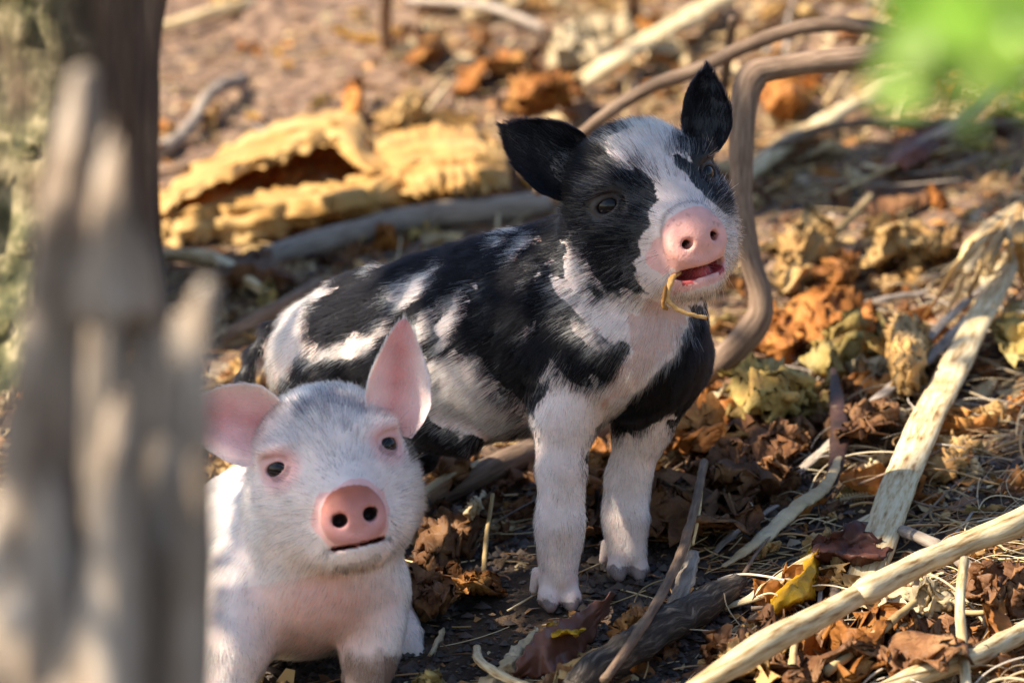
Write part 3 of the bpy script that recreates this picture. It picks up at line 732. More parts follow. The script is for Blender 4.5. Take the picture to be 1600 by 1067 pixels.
# ------------------------------------------------------------------ wood, bark and leaf materials
m_tan = tex_mat('leaf_tan', [(0.28, (0.30, 0.14, 0.045)), (0.5, (0.60, 0.37, 0.14)), (0.72, (0.78, 0.58, 0.29))], scale=22, trans=0.28, rough=0.6, bump=0.5, vary=0.2, crack=130)
m_orange = tex_mat('leaf_orange', [(0.25, (0.14, 0.045, 0.012)), (0.5, (0.42, 0.16, 0.035)), (0.75, (0.66, 0.36, 0.11))], scale=26, trans=0.28, rough=0.6, bump=0.5, vary=0.3, crack=130)
m_brown = tex_mat('leaf_brown', [(0.25, (0.05, 0.02, 0.010)), (0.5, (0.19, 0.085, 0.035)), (0.75, (0.40, 0.22, 0.10))], scale=30, trans=0.18, rough=0.6, bump=0.5, vary=0.35, crack=130)
m_dark = tex_mat('leaf_dark', [(0.3, (0.060, 0.020, 0.013)), (0.7, (0.16, 0.058, 0.036))], scale=24, trans=0.08, rough=0.5, bump=0.25, spec=0.3, vary=0.3)
m_yellow = tex_mat('leaf_yellow', [(0.3, (0.45, 0.20, 0.008)), (0.5, (0.70, 0.38, 0.012)), (0.7, (0.78, 0.50, 0.05))], scale=30, trans=0.3, rough=0.55, bump=0.4, vary=0, crack=130)
m_pale = tex_mat('leaf_pale', [(0.25, (0.34, 0.24, 0.13)), (0.5, (0.58, 0.45, 0.27)), (0.75, (0.74, 0.63, 0.44))], scale=20, trans=0.22, rough=0.6, bump=0.4, vary=0.2, crack=130)
m_olive = tex_mat('leaf_olive', [(0.3, (0.20, 0.10, 0.03)), (0.5, (0.40, 0.28, 0.08)), (0.7, (0.56, 0.46, 0.20))], scale=24, trans=0.25, rough=0.6, bump=0.4, vary=0.2, crack=130)
m_wgrey = tex_mat('wood_grey', [(0.25, (0.12, 0.09, 0.07)), (0.5, (0.30, 0.245, 0.20)), (0.75, (0.48, 0.42, 0.36))], scale=26, rough=0.85, bump=0.6, vary=0.2, attr='fib', stretch=(1.6, 12, 1), bdist=.0012)
m_wpale = tex_mat('wood_pale', [(0.30, (0.16, 0.085, 0.035)), (0.42, (0.46, 0.31, 0.15)), (0.52, (0.62, 0.49, 0.29)), (0.72, (0.74, 0.64, 0.45))], scale=26, rough=0.65, bump=0.35, vary=0.15, attr='fib', stretch=(1.6, 12, 1), bdist=.0012)
m_wbrown = tex_mat('wood_brown', [(0.25, (0.07, 0.042, 0.028)), (0.5, (0.19, 0.125, 0.085)), (0.75, (0.32, 0.23, 0.165))], scale=26, rough=0.8, bump=0.5, vary=0.25, attr='fib', stretch=(1.6, 12, 1), bdist=.0012)
m_wdark = tex_mat('wood_dark', [(0.3, (0.014, 0.011, 0.010)), (0.52, (0.055, 0.044, 0.036)), (0.72, (0.26, 0.21, 0.165))], scale=26, rough=0.9, bump=0.9, vary=0, attr='fib', stretch=(1.6, 12, 1), bdist=.0012)
m_straw = tex_mat('dry_straw', [(0.3, (0.30, 0.19, 0.08)), (0.7, (0.62, 0.46, 0.23))], scale=40, rough=0.6, bump=0.2, vary=0.35)
m_husk = tex_mat('husk_leaf', [(0.30, (0.34, 0.14, 0.04)), (0.46, (0.56, 0.32, 0.10)), (0.7, (0.72, 0.49, 0.21))], scale=14, trans=0.25, rough=0.6, bump=0.6, vary=0, bump_scale=60, stretch=(.7, 1.6, 2.2), bdist=.004)
m_pod = tex_mat('seed_pod_skin', [(0.3, (0.02, 0.010, 0.008)), (0.6, (0.055, 0.026, 0.02)), (0.75, (0.3, 0.2, 0.12))], scale=60, rough=0.6, bump=0.4, vary=0)
m_russet = tex_mat('leaf_russet', [(0.3, (0.10, 0.034, 0.022)), (0.7, (0.26, 0.10, 0.06))], scale=24, trans=0.1, rough=0.42, bump=0.2, spec=0.4, vary=0)
m_gold = tex_mat('golden_straw', [(0.3, (0.55, 0.25, 0.05)), (0.7, (0.82, 0.56, 0.24))], scale=300, rough=0.6, bump=0.3, vary=0)
m_stump = tex_mat('stump_wood', [(0.28, (0.10, 0.065, 0.042)), (0.47, (0.27, 0.205, 0.15)), (0.7, (0.46, 0.40, 0.34))], scale=16, stretch=(3, 3, 0.7), rough=0.85, bump=0.8, vary=0, bdist=0.004)
m_green = tex_mat('leaf_green', [(0.3, (0.20, 0.38, 0.03)), (0.7, (0.46, 0.64, 0.16))], scale=18, trans=0.5, rough=0.4, bump=0.2, vary=0.3)
m_shade_crown = tex_mat('shade_crown_leaf', [(0.3, (0.04, 0.08, 0.015)), (0.7, (0.08, 0.15, 0.03))], scale=18, trans=0.25, rough=0.45, bump=0.1, vary=0)

FIB = {}
def grain(me, V):
    fb = FIB.pop((len(V), float(V[0, 0])), None)
    if fb is not None:
        a = me.attributes.new('fib', 'FLOAT_VECTOR', 'POINT'); a.data.foreach_set('vector', fb.astype(np.float32).ravel())
def dep_of(P): return float((P - CAM) @ FW)
def pxr(P): return dep_of(P) / FPX          # metres per photograph pixel there
def tube_mesh(name, path, rad, seg=9, flat=1.0, nrm=None, wob=0.0, seed=0, ridged=0.0):
    path = np.asarray(path); n = len(path); rad = np.asarray(rad, float)
    T = np.gradient(path, axis=0); T /= np.linalg.norm(T, axis=1)[:, None] + 1e-12
    nrm = GN if nrm is None else nrm
    V = []; ln = np.concatenate([[0], np.cumsum(np.linalg.norm(np.diff(path, axis=0), axis=1))]); fib = []
    for i in range(n):
        a = np.cross(T[i], nrm); a /= np.linalg.norm(a) + 1e-9; b = np.cross(a, T[i])
        for j in range(seg):
            t = 2 * math.pi * j / seg - math.pi / 2; fib.append((ln[i], abs(j / seg - .5) * 6.28 * rad.mean(), seed * .37))
            r = rad[i] * (1 + ridged * math.cos(t * 5))
            V.append(path[i] + r * (math.cos(t) * a + flat * math.sin(t) * b))
    V = np.array(V)
    if wob > 0:
        rr = np.repeat(rad, seg)[:, None]
        V = V + vn3(V / (rad.mean() * 3.0), seed, 3) * rr * wob
    F = grid_faces(n, seg, True) + [tuple(range(seg - 1, -1, -1)), tuple(range((n - 1) * seg, n * seg))]
    FIB[len(V), float(V[0, 0])] = np.array(fib)
    return V, F
def thing(name, V, F, mat, label, cat, group=None, smooth=True, solid=0.0):
    base = V.mean(0); base = base + GN * ((V - base) @ GN).min()
    me = mesh_from(name, V - base, F); grain(me, V)
    o = link(name, me, None, mat, smooth); o.location = base
    if solid:
        md = o.modifiers.new('thickness', 'SOLIDIFY'); md.thickness = solid; md.offset = 0
    return tag(o, label, cat, group)
def stick(name, pts, r, mat, label, cat='stick', group=None, n=48, seg=10, flat=1.0, wob=0.18, seed=0, nrm=None, ridged=0.0, zs=False):
    """pts: (pixel x, pixel y, lift above the ground in metres), or with zs the depth in reference pixels; r: radius in pixels along it"""
    P = np.array([Wp(*p) if zs else G(*p) for p in pts])
    path = catmull(P, n); rr = np.interp(np.linspace(0, 1, n), np.linspace(0, 1, len(r)), r) * np.array([pxr(p) for p in path])
    V, F = tube_mesh(name, path, rr, seg, flat, nrm, wob, seed, ridged)
    return thing(name, V, F, mat, label, cat, group)
def ruffle(V, size, seed, amt):
    """folds of a dried leaf: broad bends, then sharp creases"""
    a = vn3(V / (size * .32) + seed * 3.7, seed, 2) * .10
    b = (np.abs(vn3(V / (size * .17) + seed * 1.9, seed + 5, 2)) - .3) * .11
    c = (np.abs(vn3(V / (size * .07), seed + 9, 1)) - .3) * .03
    return V + (a + b + c) * size * amt
def sheet_verts(top, bot, lifts, nu=40, nv=22, amp=0.004, freq=28, seed=0, curl=0.0):
    """a leaf between two pixel edges; lifts: heights above the ground across it, top edge to bottom edge"""
    tp = catmull(np.array(top, float), nu); bt = catmull(np.array(bot, float), nu)
    rg = np.random.default_rng(seed); e = np.sin(np.pi * np.linspace(0.02, .98, nu)) ** .5
    wd = np.linalg.norm(tp - bt, axis=1).mean()
    jt = (rg.normal(0, .03, (nu, 2)) + .05 * np.sin(np.arange(nu) * 1.3 + seed)[:, None]) * wd; jb = (rg.normal(0, .03, (nu, 2)) + .05 * np.cos(np.arange(nu) * 1.1 + seed)[:, None]) * wd
    v = np.linspace(0, 1, nv)[None, :, None]
    p = (tp[:, None] * (1 - v) + bt[:, None] * v + (jt[:, None] * (1 - v) ** 6 + jb[:, None] * v ** 6)).reshape(-1, 2)
    lf = (np.interp(v[0, :, 0], np.linspace(0, 1, len(lifts)), lifts)[None] * (.35 + .65 * e)[:, None]).ravel()
    V = Ga(p[:, 0], p[:, 1], lf)
    size = max(np.linalg.norm(V[0] - V[-1]), .03)
    return ruffle(V, min(size, .09), seed, amp / .0042)
def leaf_sheet(name, top, bot, lifts, mat, label, cat='leaf', group=None, hole=None, **kw):
    nu, nv = kw.get('nu', 40), kw.get('nv', 22)
    V = sheet_verts(top, bot, lifts, **kw); F = grid_faces(nu, nv)
    if hole is not None:
        c = np.array([V[list(f)].mean(0) for f in F]); x, y = proj(c); h = inpoly(x + 6 * vnoise(c * 90, 3), y + 6 * vnoise(c * 90, 4), hole); F = [f for f, k in zip(F, h) if not k]
    return thing(name, V, F, mat, label, cat, group, solid=0.0007)

# ------------------------------------------------------------------ tree on the left with its crown out of view, shaped for its shade
def make_tree():
    zc = 0.76; xc = (10 - 800) / FPX * (D0 + zc)
    b = Gxz(xc, zc)[0] - np.array([0, 0, 0.05])
    root = empty('tree', b, 'thick rough-barked tree trunk with mossy lumps behind the broken stump', 'tree')
    nu, nv = 150, 120; V = []
    for i in range(nu):
        t = i / (nu - 1); hgt = 1.9 * t
        R = 0.116 + 0.05 * math.exp(-hgt / 0.09) - 0.012 * t
        for j in range(nv):
            a = 2 * math.pi * j / nv
            V.append(b + np.array([0.012 * math.sin(hgt * 3), 0, hgt]) + R * np.array([math.cos(a), math.sin(a), 0]))
    V = np.array(V); ctr = b + np.array([0, 0, 1]) * (V - b)[:, 2:3]
    out = V - ctr; out[:, 2] = 0; out /= np.linalg.norm(out, axis=1)[:, None]
    knob = np.clip(vnoise(V * 62, 3), 0, 1) * np.clip(1.35 - 1.6 * out[:, 0], 0.05, 1)
    V = V + out * (0.014 * fbm(V * np.array([14, 14, 3]), 3, 4) + 0.022 * knob + 0.004 * fbm(V * np.array([60, 60, 9]), 2, 8))[:, None]
    m, n, l, bs = newmat('trunk_bark')
    tc = n.new('ShaderNodeTexCoord'); mp = n.new('ShaderNodeMapping'); mp.inputs['Scale'].default_value = (1, 1, .25); l.new(tc.outputs['Object'], mp.inputs[0])
    nz = n.new('ShaderNodeTexNoise'); nz.inputs['Scale'].default_value = 40; nz.inputs['Detail'].default_value = 8; l.new(mp.outputs[0], nz.inputs['Vector'])
    r1 = ramp(n, [(0.3, (0.030, 0.018, 0.010)), (0.55, (0.10, 0.060, 0.034)), (0.75, (0.24, 0.17, 0.10))]); l.new(nz.outputs[0], r1.inputs[0])
    n2 = n.new('ShaderNodeTexNoise'); n2.inputs['Scale'].default_value = 46; n2.inputs['Detail'].default_value = 3; l.new(tc.outputs['Object'], n2.inputs['Vector'])
    r2 = ramp(n, [(0.38, (0.030, 0.035, 0.012)), (0.52, (0.13, 0.12, 0.05)), (0.66, (0.42, 0.35, 0.20))]); l.new(n2.outputs[0], r2.inputs[0])
    sx = n.new('ShaderNodeSeparateXYZ'); l.new(tc.outputs['Object'], sx.inputs[0])
    mr = n.new('ShaderNodeMapRange'); mr.inputs[1].default_value = 0.085; mr.inputs[2].default_value = 0.03; l.new(sx.outputs[0], mr.inputs[0])
    n3 = n.new('ShaderNodeTexNoise'); n3.inputs['Scale'].default_value = 9; l.new(tc.outputs['Object'], n3.inputs['Vector'])
    ma = n.new('ShaderNodeMath'); ma.operation = 'MULTIPLY'; l.new(mr.outputs[0], ma.inputs[0])
    mr3 = n.new('ShaderNodeMapRange'); mr3.inputs[1].default_value = 0.35; mr3.inputs[2].default_value = 0.55; l.new(n3.outputs[0], mr3.inputs[0]); l.new(mr3.outputs[0], ma.inputs[1])
    mx = n.new('ShaderNodeMixRGB'); l.new(ma.outputs[0], mx.inputs[0]); l.new(r1.outputs[0], mx.inputs[1]); l.new(r2.outputs[0], mx.inputs[2])
    l.new(mx.outputs[0], bs.inputs['Base Color']); bs.inputs['Roughness'].default_value = 0.85
    bp = n.new('ShaderNodeBump'); bp.inputs['Distance'].default_value = 0.006; l.new(nz.outputs[0], bp.inputs['Height']); l.new(bp.outputs[0], bs.inputs['Normal'])
    link('trunk', mesh_from('trunk', V - b, grid_faces(nu, nv, True) + [tuple(range((nu - 1) * nv, nu * nv))]), root, m)
    # limbs that carry the crown
    ctrs = [b + np.array(v) for v in ([-0.85, -1.0, 1.62], [-0.55, -1.25, 1.55], [-1.15, -0.75, 1.85], [-0.2, -0.2, 2.2], [-1.2, -1.4, 1.95], [-0.9, 0.0, 1.9])]
    for k, c in enumerate(ctrs):
        s = b + np.array([0, 0, 1.5]); pts = catmull([s - np.array([0, 0, .25]), s + (c - s) * .35 + np.array([0, 0, .12]), c, c + (c - s) * .5], 24)
        v, f = tube_mesh('limb', pts, np.linspace(0.05, 0.006, 24), 9, 1, np.array([0.1, 0.3, 1]), .12, k)
        link('limb', mesh_from('limb', v - b, f), root, m)
    # crown: leaves, out of view, placed to shade piglets, stump and soil, open for sun patches
    e1 = np.cross(TO_SUN, [0, 0, 1.0]); e1 /= np.linalg.norm(e1); e2 = np.cross(e1, TO_SUN)
    def uvw(P): return np.array([P @ e1, P @ e2])
    shade = [(Wp(*p[:3]), p[3]) for p in SHADE] + [(G(p[0], p[1], 0.01), p[2]) for p in SHADE_G]
    lit = [(Wp(*p[:3]), p[3]) for p in LIT] + [(G(p[0], p[1], 0.02), p[2]) for p in LIT_G]
    S2 = np.array([uvw(p) for p, _ in shade]); SR = np.array([r * S0 for _, r in shade]); L2 = np.array([uvw(p) for p, _ in lit]); LR = np.array([r * S0 for _, r in lit])
    rng = np.random.default_rng(5); V, F = [], []
    def leaf(c, L, ok=True):
        a = rng.normal(size=3); a /= np.linalg.norm(a); nn = TO_SUN + rng.normal(0, .45, 3); nn /= np.linalg.norm(nn); a = a - (a @ nn) * nn; a /= np.linalg.norm(a); w = np.cross(nn, a)
        k = len(V)
        for t, s in ((-.5, 0), (-.2, .22), (.15, .25), (.5, 0), (.15, -.25), (-.2, -.22)):
            V.append(c + L * (t * a + s * w - nn * 0.25 * abs(s)))
        F.extend([(k, k + 1, k + 2, k + 3), (k, k + 3, k + 4, k + 5)])
    org = np.zeros(3)
    for _ in range(36000):
        q = rng.uniform([-2.0, -1.0], [1.0, 1.05]); L = rng.uniform(.03, .052)
        dl = np.linalg.norm(L2 - q, axis=1) - LR; dsd = np.linalg.norm(S2 - q, axis=1) - SR
        ins = (dsd < 0).any(); 
        if (dl < L * 0.25).any(): continue
        if ins: pr = 0.85
        else: pr = 0.012 + 0.07 * (vnoise(np.array([[q[0] * 9, q[1] * 9, 0]]), 5)[0] > 0.2)
        if rng.random() > pr: continue
        t = rng.uniform(1.55, 2.2)
        leaf(e1 * q[0] + e2 * q[1] + TO_SUN * t, L)
    link('shade_crown', mesh_from('shade_crown', np.array(V) - b, F), root, m_shade_crown, smooth=False)
    return root
SHADE = [(1000, 350, -100, 165), (1060, 430, -150, 110), (880, 400, 0, 120), (800, 480, 40, 120), (900, 560, -60, 150), (880, 720, -60, 120), (880, 880, -60, 120), (985, 760, 60, 110), (985, 890, 60, 100), (1000, 560, -60, 120),
         (520, 700, -500, 190), (470, 640, -470, 120), (560, 620, -470, 110), (540, 850, -480, 130), (500, 960, -400, 130), (430, 900, -380, 70), (600, 1000, -350, 110), (620, 600, -450, 110), (400, 660, -450, 90), (690, 470, 150, 60), (700, 680, 80, 50), (880, 260, -60, 90), (1090, 180, -60, 80), (285, 650, -3843, 75), (275, 760, -3843, 80), (270, 880, -3843, 80), (265, 1000, -3843, 80), (200, 520, -3843, 50)]
SHADE_G = [(760, 900, 130), (900, 1000, 140), (1080, 820, 110), (1120, 700, 80), (1000, 1000, 120), (720, 780, 90), (1260, 640, 60), (1150, 960, 60), (1330, 760, 60), (130, 200, 60), (660, 1000, 120), (1220, 820, 50)]
LIT = [(455, 500, 360, 55), (440, 570, 340, 45), (520, 470, 330, 30), (740, 615, 60, 42), (600, 500, 200, 30), (318, 800, -180, 72), (312, 890, -220, 80), (312, 980, -330, 75), (308, 1060, -400, 60), (352, 830, -260, 45), (345, 930, -330, 45), (1180, 480, 400, 30), (0, 130, 1500, 160), (20, 330, 1500, 120), (90, 250, 1500, 60)]
LIT_G = [(330, 320, 110), (450, 250, 120), (600, 270, 120), (720, 260, 90), (300, 380, 60), (1250, 400, 70), (1330, 420, 50), (1420, 380, 70), (1460, 640, 45), (1400, 760, 50), (1490, 710, 45), (1400, 900, 90), (1260, 960, 70), (1500, 870, 80), (1560, 650, 60), (1240, 895, 60), (700, 720, 40), (600, 100, 130), (800, 60, 110), (950, 60, 100), (1250, 150, 60), (1400, 500, 50), (1550, 400, 60), (1190, 560, 35), (700, 120, 90), (350, 60, 90), (1100, 60, 90), (1480, 300, 70), (1350, 240, 60), (1230, 640, 30), (1540, 1000, 60)]
tree = make_tree()

# ------------------------------------------------------------------ broken stump in the foreground
def make_stump():
    Z = -3843.; B = Body()
    def rc(pts, k=18):
        for a, b in zip(pts[:-1], pts[1:]): B.add(roundcone(Wp(a[0], a[1], Z + a[3]), Wp(b[0], b[1], Z + b[3]), a[2] * sc(Z), b[2] * sc(Z)), k * sc(Z), None)
    for (x0, y0, x1, r0, r1, z) in [(112, 140, 40, 16, 34, 30), (128, 122, 60, 16, 34, 10), (140, 165, 70, 14, 26, 30), (100, 200, 10, 14, 44, 20), (84, 330, -20, 14, 50, 0),      # tall left splinter
                                    (172, 190, 150, 10, 34, 0), (186, 215, 190, 12, 34, -10), (160, 240, 110, 12, 40, 10), (205, 300, 215, 10, 26, 0), (218, 380, 240, 9, 24, 10)]:
        y1 = 480 if x0 > 150 else 1300
        t = (y1 - y0) / (1300 - y0); xm = x0 + (x1 - x0) * (t if y1 > 600 else 0.25)
        rc([(x0, y0, r0, z), (x0 * .6 + xm * .4, (y0 * .6 + y1 * .4), r1 * .8, z), (xm, y1, r1, z)], 8)
    for (x0, y0, x1, r0, r1, z) in [(328, 448, 296, 6, 26, -10), (314, 458, 280, 8, 30, -30), (298, 482, 262, 8, 34, 0), (280, 502, 246, 9, 36, -20), (262, 520, 230, 9, 36, 0), (244, 540, 214, 10, 34, -10), (228, 560, 196, 10, 34, 10), (200, 420, 190, 10, 40, 30), (238, 470, 215, 8, 40, 25), (270, 600, 240, 20, 60, 20), (206, 600, 170, 16, 50, -50), (186, 660, 150, 20, 60, -60), (170, 760, 125, 20, 60, -50), (135, 470, 120, 16, 50, 170), (165, 470, 150, 16, 50, 170)]:
        rc([(x0, y0, r0, z), (x0 * .5 + x1 * .5, (y0 + 1300) / 2, (r0 + r1) / 2, z), (x1, 1300, r1, z)], 8)
    rc([(60, 800, 70, 0), (60, 1000, 110, 0), (130, 1300, 160, 20)], 20)
    rc([(150, 1250, 180, 40), (150, 3500, 230, 40)])
    rough = B.sdf
    def sdf(P): return rough(P) + 0.004 * fbm(P * np.array([90, 90, 10]), 3, 4)
    c = np.array([Wp(a, b, Z + z) for a in (-200, 420) for b in (60, 3600) for z in (-420, 460)])
    V, Q = surface_nets(sdf, c.min(0), c.max(0), 0.0028)
    base = Wp(150, 3450, Z + 40)
    o = link('broken_stump', mesh_fast('broken_stump', V - base, Q), None, m_stump); o.location = base
    tag(o, 'weathered grey broken wooden stump with upright splinters, in front of the white piglet', 'stump')
make_stump()

# ------------------------------------------------------------------ leafy shrub reaching in from the right, close to the lens
def leaf_blade(L, wd, nu=12, nv=7, curl=0.25, bend=0.15, seed=0, jag=0.06, crump=0.0):
    V = []
    for i in range(nu):
        t = i / (nu - 1); w = wd * (math.sin(math.pi * t ** 0.8) ** 0.75 + 0.02)
        for j in range(nv):
            s = -1 + 2 * j / (nv - 1); jg = 1 + jag * math.sin(23 * t + 5 * s + seed) + jag * math.sin(41 * t + seed * 3)
            a = s * curl * 3
            x = (math.sin(a) / (curl * 3 + 1e-6)) * w * jg; z = (1 - math.cos(a)) / (curl * 3 + 1e-6) * w + bend * L * (t - .3) ** 2 + 0.03 * L * abs(s) * math.sin(14 * t + seed)
            V.append((t * L - L * .5, x, z))
    V = np.array(V)
    if crump: V = ruffle(V, L, seed, crump)
    return V, grid_faces(nu, nv)
def make_shrub():
    Z = -4533.; base_px = 1990
    x = (base_px - 800) / FPX * (D0 + Z * S0); b = Gxz(x, Z * S0)[0]
    root = empty('leafy_shrub', b, 'bright green leafy shrub twig hanging in close above the litter', 'shrub')
    tips = [(1500, 60), (1450, 130), (1580, 40), (1590, 140), (1420, 20)]
    main = catmull([b, b + np.array([0.03, 0, 0.5]), Wp(1860, 100, Z), Wp(1760, -120, Z), Wp(1600, -60, Z), Wp(1480, 40, Z)], 60)
    v, f = tube_mesh('stem', main, np.linspace(0.006, 0.0012, 60), 8, 1, np.array([.1, .9, .2])); me = mesh_from('stem', v - b, f); grain(me, v); link('stem', me, root, m_wbrown)
    rng = np.random.default_rng(8)
    spots = [(1462, 30, 165, 20), (1545, 20, 190, -30), (1500, 95, 170, 60), (1445, 120, 120, 100), (1395, 150, 95, 30), (1575, 75, 150, 10), (1600, 20, 170, 50), (1505, 175, 80, 80), (1425, 70, 120, -20), (1590, 140, 90, 70), (1480, -30, 170, 0), (1400, 10, 90, 40), (1560, -50, 200, 20), (1690, 30, 180, 80), (1760, -60, 190, 10)]
    for k, (px, py, L, ang) in enumerate(spots):
        lm = L * sc(Z); V, F = leaf_blade(lm, lm * .36, seed=k, curl=.15, bend=.5)
        M = Matrix.Translation(Wp(px, py, Z + rng.uniform(-120, 120)) - b) @ Matrix.Rotation(math.radians(ang), 4, 'Y') @ Matrix.Rotation(math.radians(rng.uniform(35, 80)), 4, 'X')
        o = link('leaf', mesh_from('leaf', V, F), root, m_green); o.matrix_local = M
        st = np.array(M @ Vector((-lm * .5, 0, 0))) + b; near = main[np.argmin(np.linalg.norm(main - st, axis=1))]
        v, f = tube_mesh('leaf_stalk', catmull([st, near], 5), np.full(5, 0.0007), 5, 1, np.array([.3, .9, .1])); link('leaf_stalk', mesh_from('leaf_stalk', v - b, f), root, m_green)
make_shrub()

# ------------------------------------------------------------------ branches and sticks that the photograph shows one by one
stick('bent_branch', [(1680, 70, 800), (1560, 88, 810), (1430, 76, 820), (1330, 92, 830), (1215, 106, 835), (1176, 122, 835), (1160, 180, 830), (1158, 300, 820), (1172, 400, 815), (1188, 460, 820), (1182, 505, 830), (1130, 560, 850), (1070, 600, 880), (1010, 650, 900)],
      [15, 17, 18, 18, 19, 25, 21, 18, 17, 19, 22, 22, 24, 26], m_wbrown, 'smooth grey-brown branch bent at right angles, hanging beside the spotted piglet', 'branch', zs=True, n=110, wob=.10, seg=14, nrm=FW)
stick('arching_branch', [(1420, 62, 1250), (1340, 40, 1260), (1250, 44, 1270), (1180, 66, 1280), (1080, 112, 1290), (990, 150, 1300), (900, 218, 1320), (840, 300, 1500)], [11, 12, 12, 12, 12, 11, 9, 8], m_wbrown, 'thin brown branch arching over the litter behind the spotted piglet', 'branch', zs=True, n=80, seg=10, nrm=FW)
stick('fallen_log', [(360, 432, .0), (420, 402, .012), (520, 372, .014), (640, 344, .014), (760, 328, .013), (860, 318, .010)], [14, 18, 20, 21, 21, 20], m_wgrey, 'long pale grey fallen pole under the crumpled tan husk', 'log', wob=.12, seg=12)
stick('grey_root', [(235, 250, .004), (268, 225, .012), (300, 195, .014), (318, 160, .02), (345, 135, .02), (380, 126, .01)], [14, 13, 11, 10, 10, 12], m_wgrey, 'short pale grey root with a kink on the bare soil', 'root')
stick('flat_plank', [(870, 150, .02), (960, 92, .03), (1050, 42, .03), (1130, -5, .02)], [22, 24, 26, 26], m_wpale, 'broad cream dry palm stem lying behind the spotted piglet', 'stem', flat=.35, wob=.1)
stick('dry_stalk', [(245, 45, .01), (320, 25, .012), (395, 4, .012)], [10, 11, 10], m_wpale, 'pale stalk lying on the soil beside the tree trunk', 'stalk')
stick('scalloped_stem', [(1150, 285, .01), (1230, 225, .018), (1330, 168, .02), (1420, 118, .02)], [17, 19, 18, 15], m_wpale, 'pale ribbed palm stem with scalloped edge lying behind the bent branch', 'stem', flat=.6, ridged=.10)
stick('thin_root', [(1150, 300, .0), (1200, 240, .02), (1290, 200, .03), (1400, 192, .03), (1500, 198, .02), (1600, 190, .005)], [9, 8, 7, 7, 8, 8], m_wbrown, 'thin brown root running level behind the bent branch', 'root')
stick('grey_twig', [(1640, 70, .08), (1560, 130, .06), (1500, 190, .04), (1440, 225, .02), (1390, 260, .0)], [10, 11, 10, 8, 6], m_wgrey, 'grey-brown twig slanting down from under the green leaves', 'twig')
stick('orange_stick', [(1230, 418, .0), (1290, 375, .014), (1330, 340, .022), (1362, 306, .03)], [12, 10, 6, 4], m_straw, 'stick with a split orange end among lit curled leaves', 'stick')
stick('palm_stalk', [(1340, 935, .006), (1368, 860, .016), (1400, 770, .022), (1440, 672, .026), (1490, 575, .03), (1535, 490, .034), (1590, 385, .036), (1620, 320, .03)], [31, 31, 30, 29, 26, 22, 18, 14], m_wpale, 'broad flat straw-coloured palm stalk leaning up the slope', 'stalk', flat=.42, wob=.07, n=70, seg=16)
stick('foreground_stick', [(1040, 1110, .03), (1110, 1060, .05), (1190, 1010, .06), (1270, 968, .062), (1345, 928, .064), (1355, 922, .064), (1440, 880, .066), (1520, 845, .068), (1580, 822, .07), (1680, 770, .07)], [15, 17, 23, 20, 17, 22, 19, 18, 21, 20], m_wpale, 'long cream stick with a knot, propped across the litter in front', 'stick', wob=.08, n=90, seg=14)
stick('upright_straw', [(1507, 875, .062), (1500, 940, .048), (1504, 1010, .03), (1512, 1090, .012)], [8, 8, 9, 9], m_wpale, 'cream straw standing upright under the long cream stick', 'straw', wob=.06)
stick('rotten_log', [(1160, 905, .012), (1110, 935, .018), (1040, 985, .02), (960, 1035, .02), (890, 1085, .015)], [12, 24, 30, 30, 30], m_wdark, 'dark rotten split branch on the bare soil', 'log', wob=.45, n=80, seg=16)
stick('leaning_twig', [(1100, 722, .045), (1086, 790, .045), (1062, 870, .042), (1015, 960, .04), (945, 1062, .03)], [7, 7, 8, 8, 8], m_wbrown, 'slender grey twig leaning over the dark rotten branch', 'twig', wob=.15)
stick('leaning_twig', [(1098, 735, .044), (1092, 800, .04), (1083, 850, .03)], [3, 3, 2], m_straw, 'hair-thin orange twig beside the slender grey leaning twig', 'twig', wob=.1)
stick('curled_bark', [(1085, 865, .03), (1070, 905, .03), (1052, 950, .022), (1040, 985, .012)], [10, 15, 13, 8], m_wgrey, 'short scrap of pale curled bark on the dark rotten branch', 'bark', flat=.4, wob=.3)
stick('dry_strip', [(1195, 805, .004), (1240, 745, .012), (1300, 690, .018), (1380, 615, .022), (1450, 560, .024), (1540, 470, .03)], [5, 8, 10, 11, 11, 9], m_wgrey, 'long silvery dry strip running up the slope under the golden leaf', 'strip', flat=.3, wob=.2)
stick('dry_strip', [(1400, 610, .01), (1440, 540, .02), (1500, 480, .03), (1560, 430, .035)], [6, 9, 9, 6], m_wgrey, 'second silvery dry strip beside the broad palm stalk', 'strip', flat=.3, wob=.15)
stick('seed_pod', [(1302, 575, .03), (1308, 630, .03), (1312, 690, .026), (1302, 745, .02), (1288, 785, .012)], [4, 14, 16, 11, 4], m_pod, 'dark brown flat seed pod hanging edge-on over the silvery strip', 'pod', flat=.35, wob=.1)
stick('curled_strip', [(1130, 885, .008), (1185, 845, .014), (1245, 795, .02), (1290, 760, .02), (1312, 715, .026)], [5, 15, 17, 12, 5], m_pale, 'pale rolled dry leaf strip beside the dark rotten branch', 'strip', flat=.45, wob=.3)
stick('curled_strip', [(1110, 870, .006), (1160, 822, .012), (1215, 790, .016)], [4, 11, 5], m_wgrey, 'short grey rolled leaf strip uphill of the rotten branch', 'strip', flat=.4, wob=.3)
stick('pale_strip', [(1130, 950, .006), (1190, 925, .014), (1260, 880, .018), (1340, 820, .022), (1370, 800, .02)], [9, 17, 17, 12, 6], m_wpale, 'cream dry strip under the yellow leaf', 'strip', flat=.35, wob=.12)
stick('white_twig', [(1408, 828, .02), (1460, 850, .02), (1520, 890, .018), (1552, 925, .012), (1562, 955, .004)], [9, 10, 11, 10, 8], m_wgrey, 'bleached crooked twig passing under the long cream stick', 'twig')
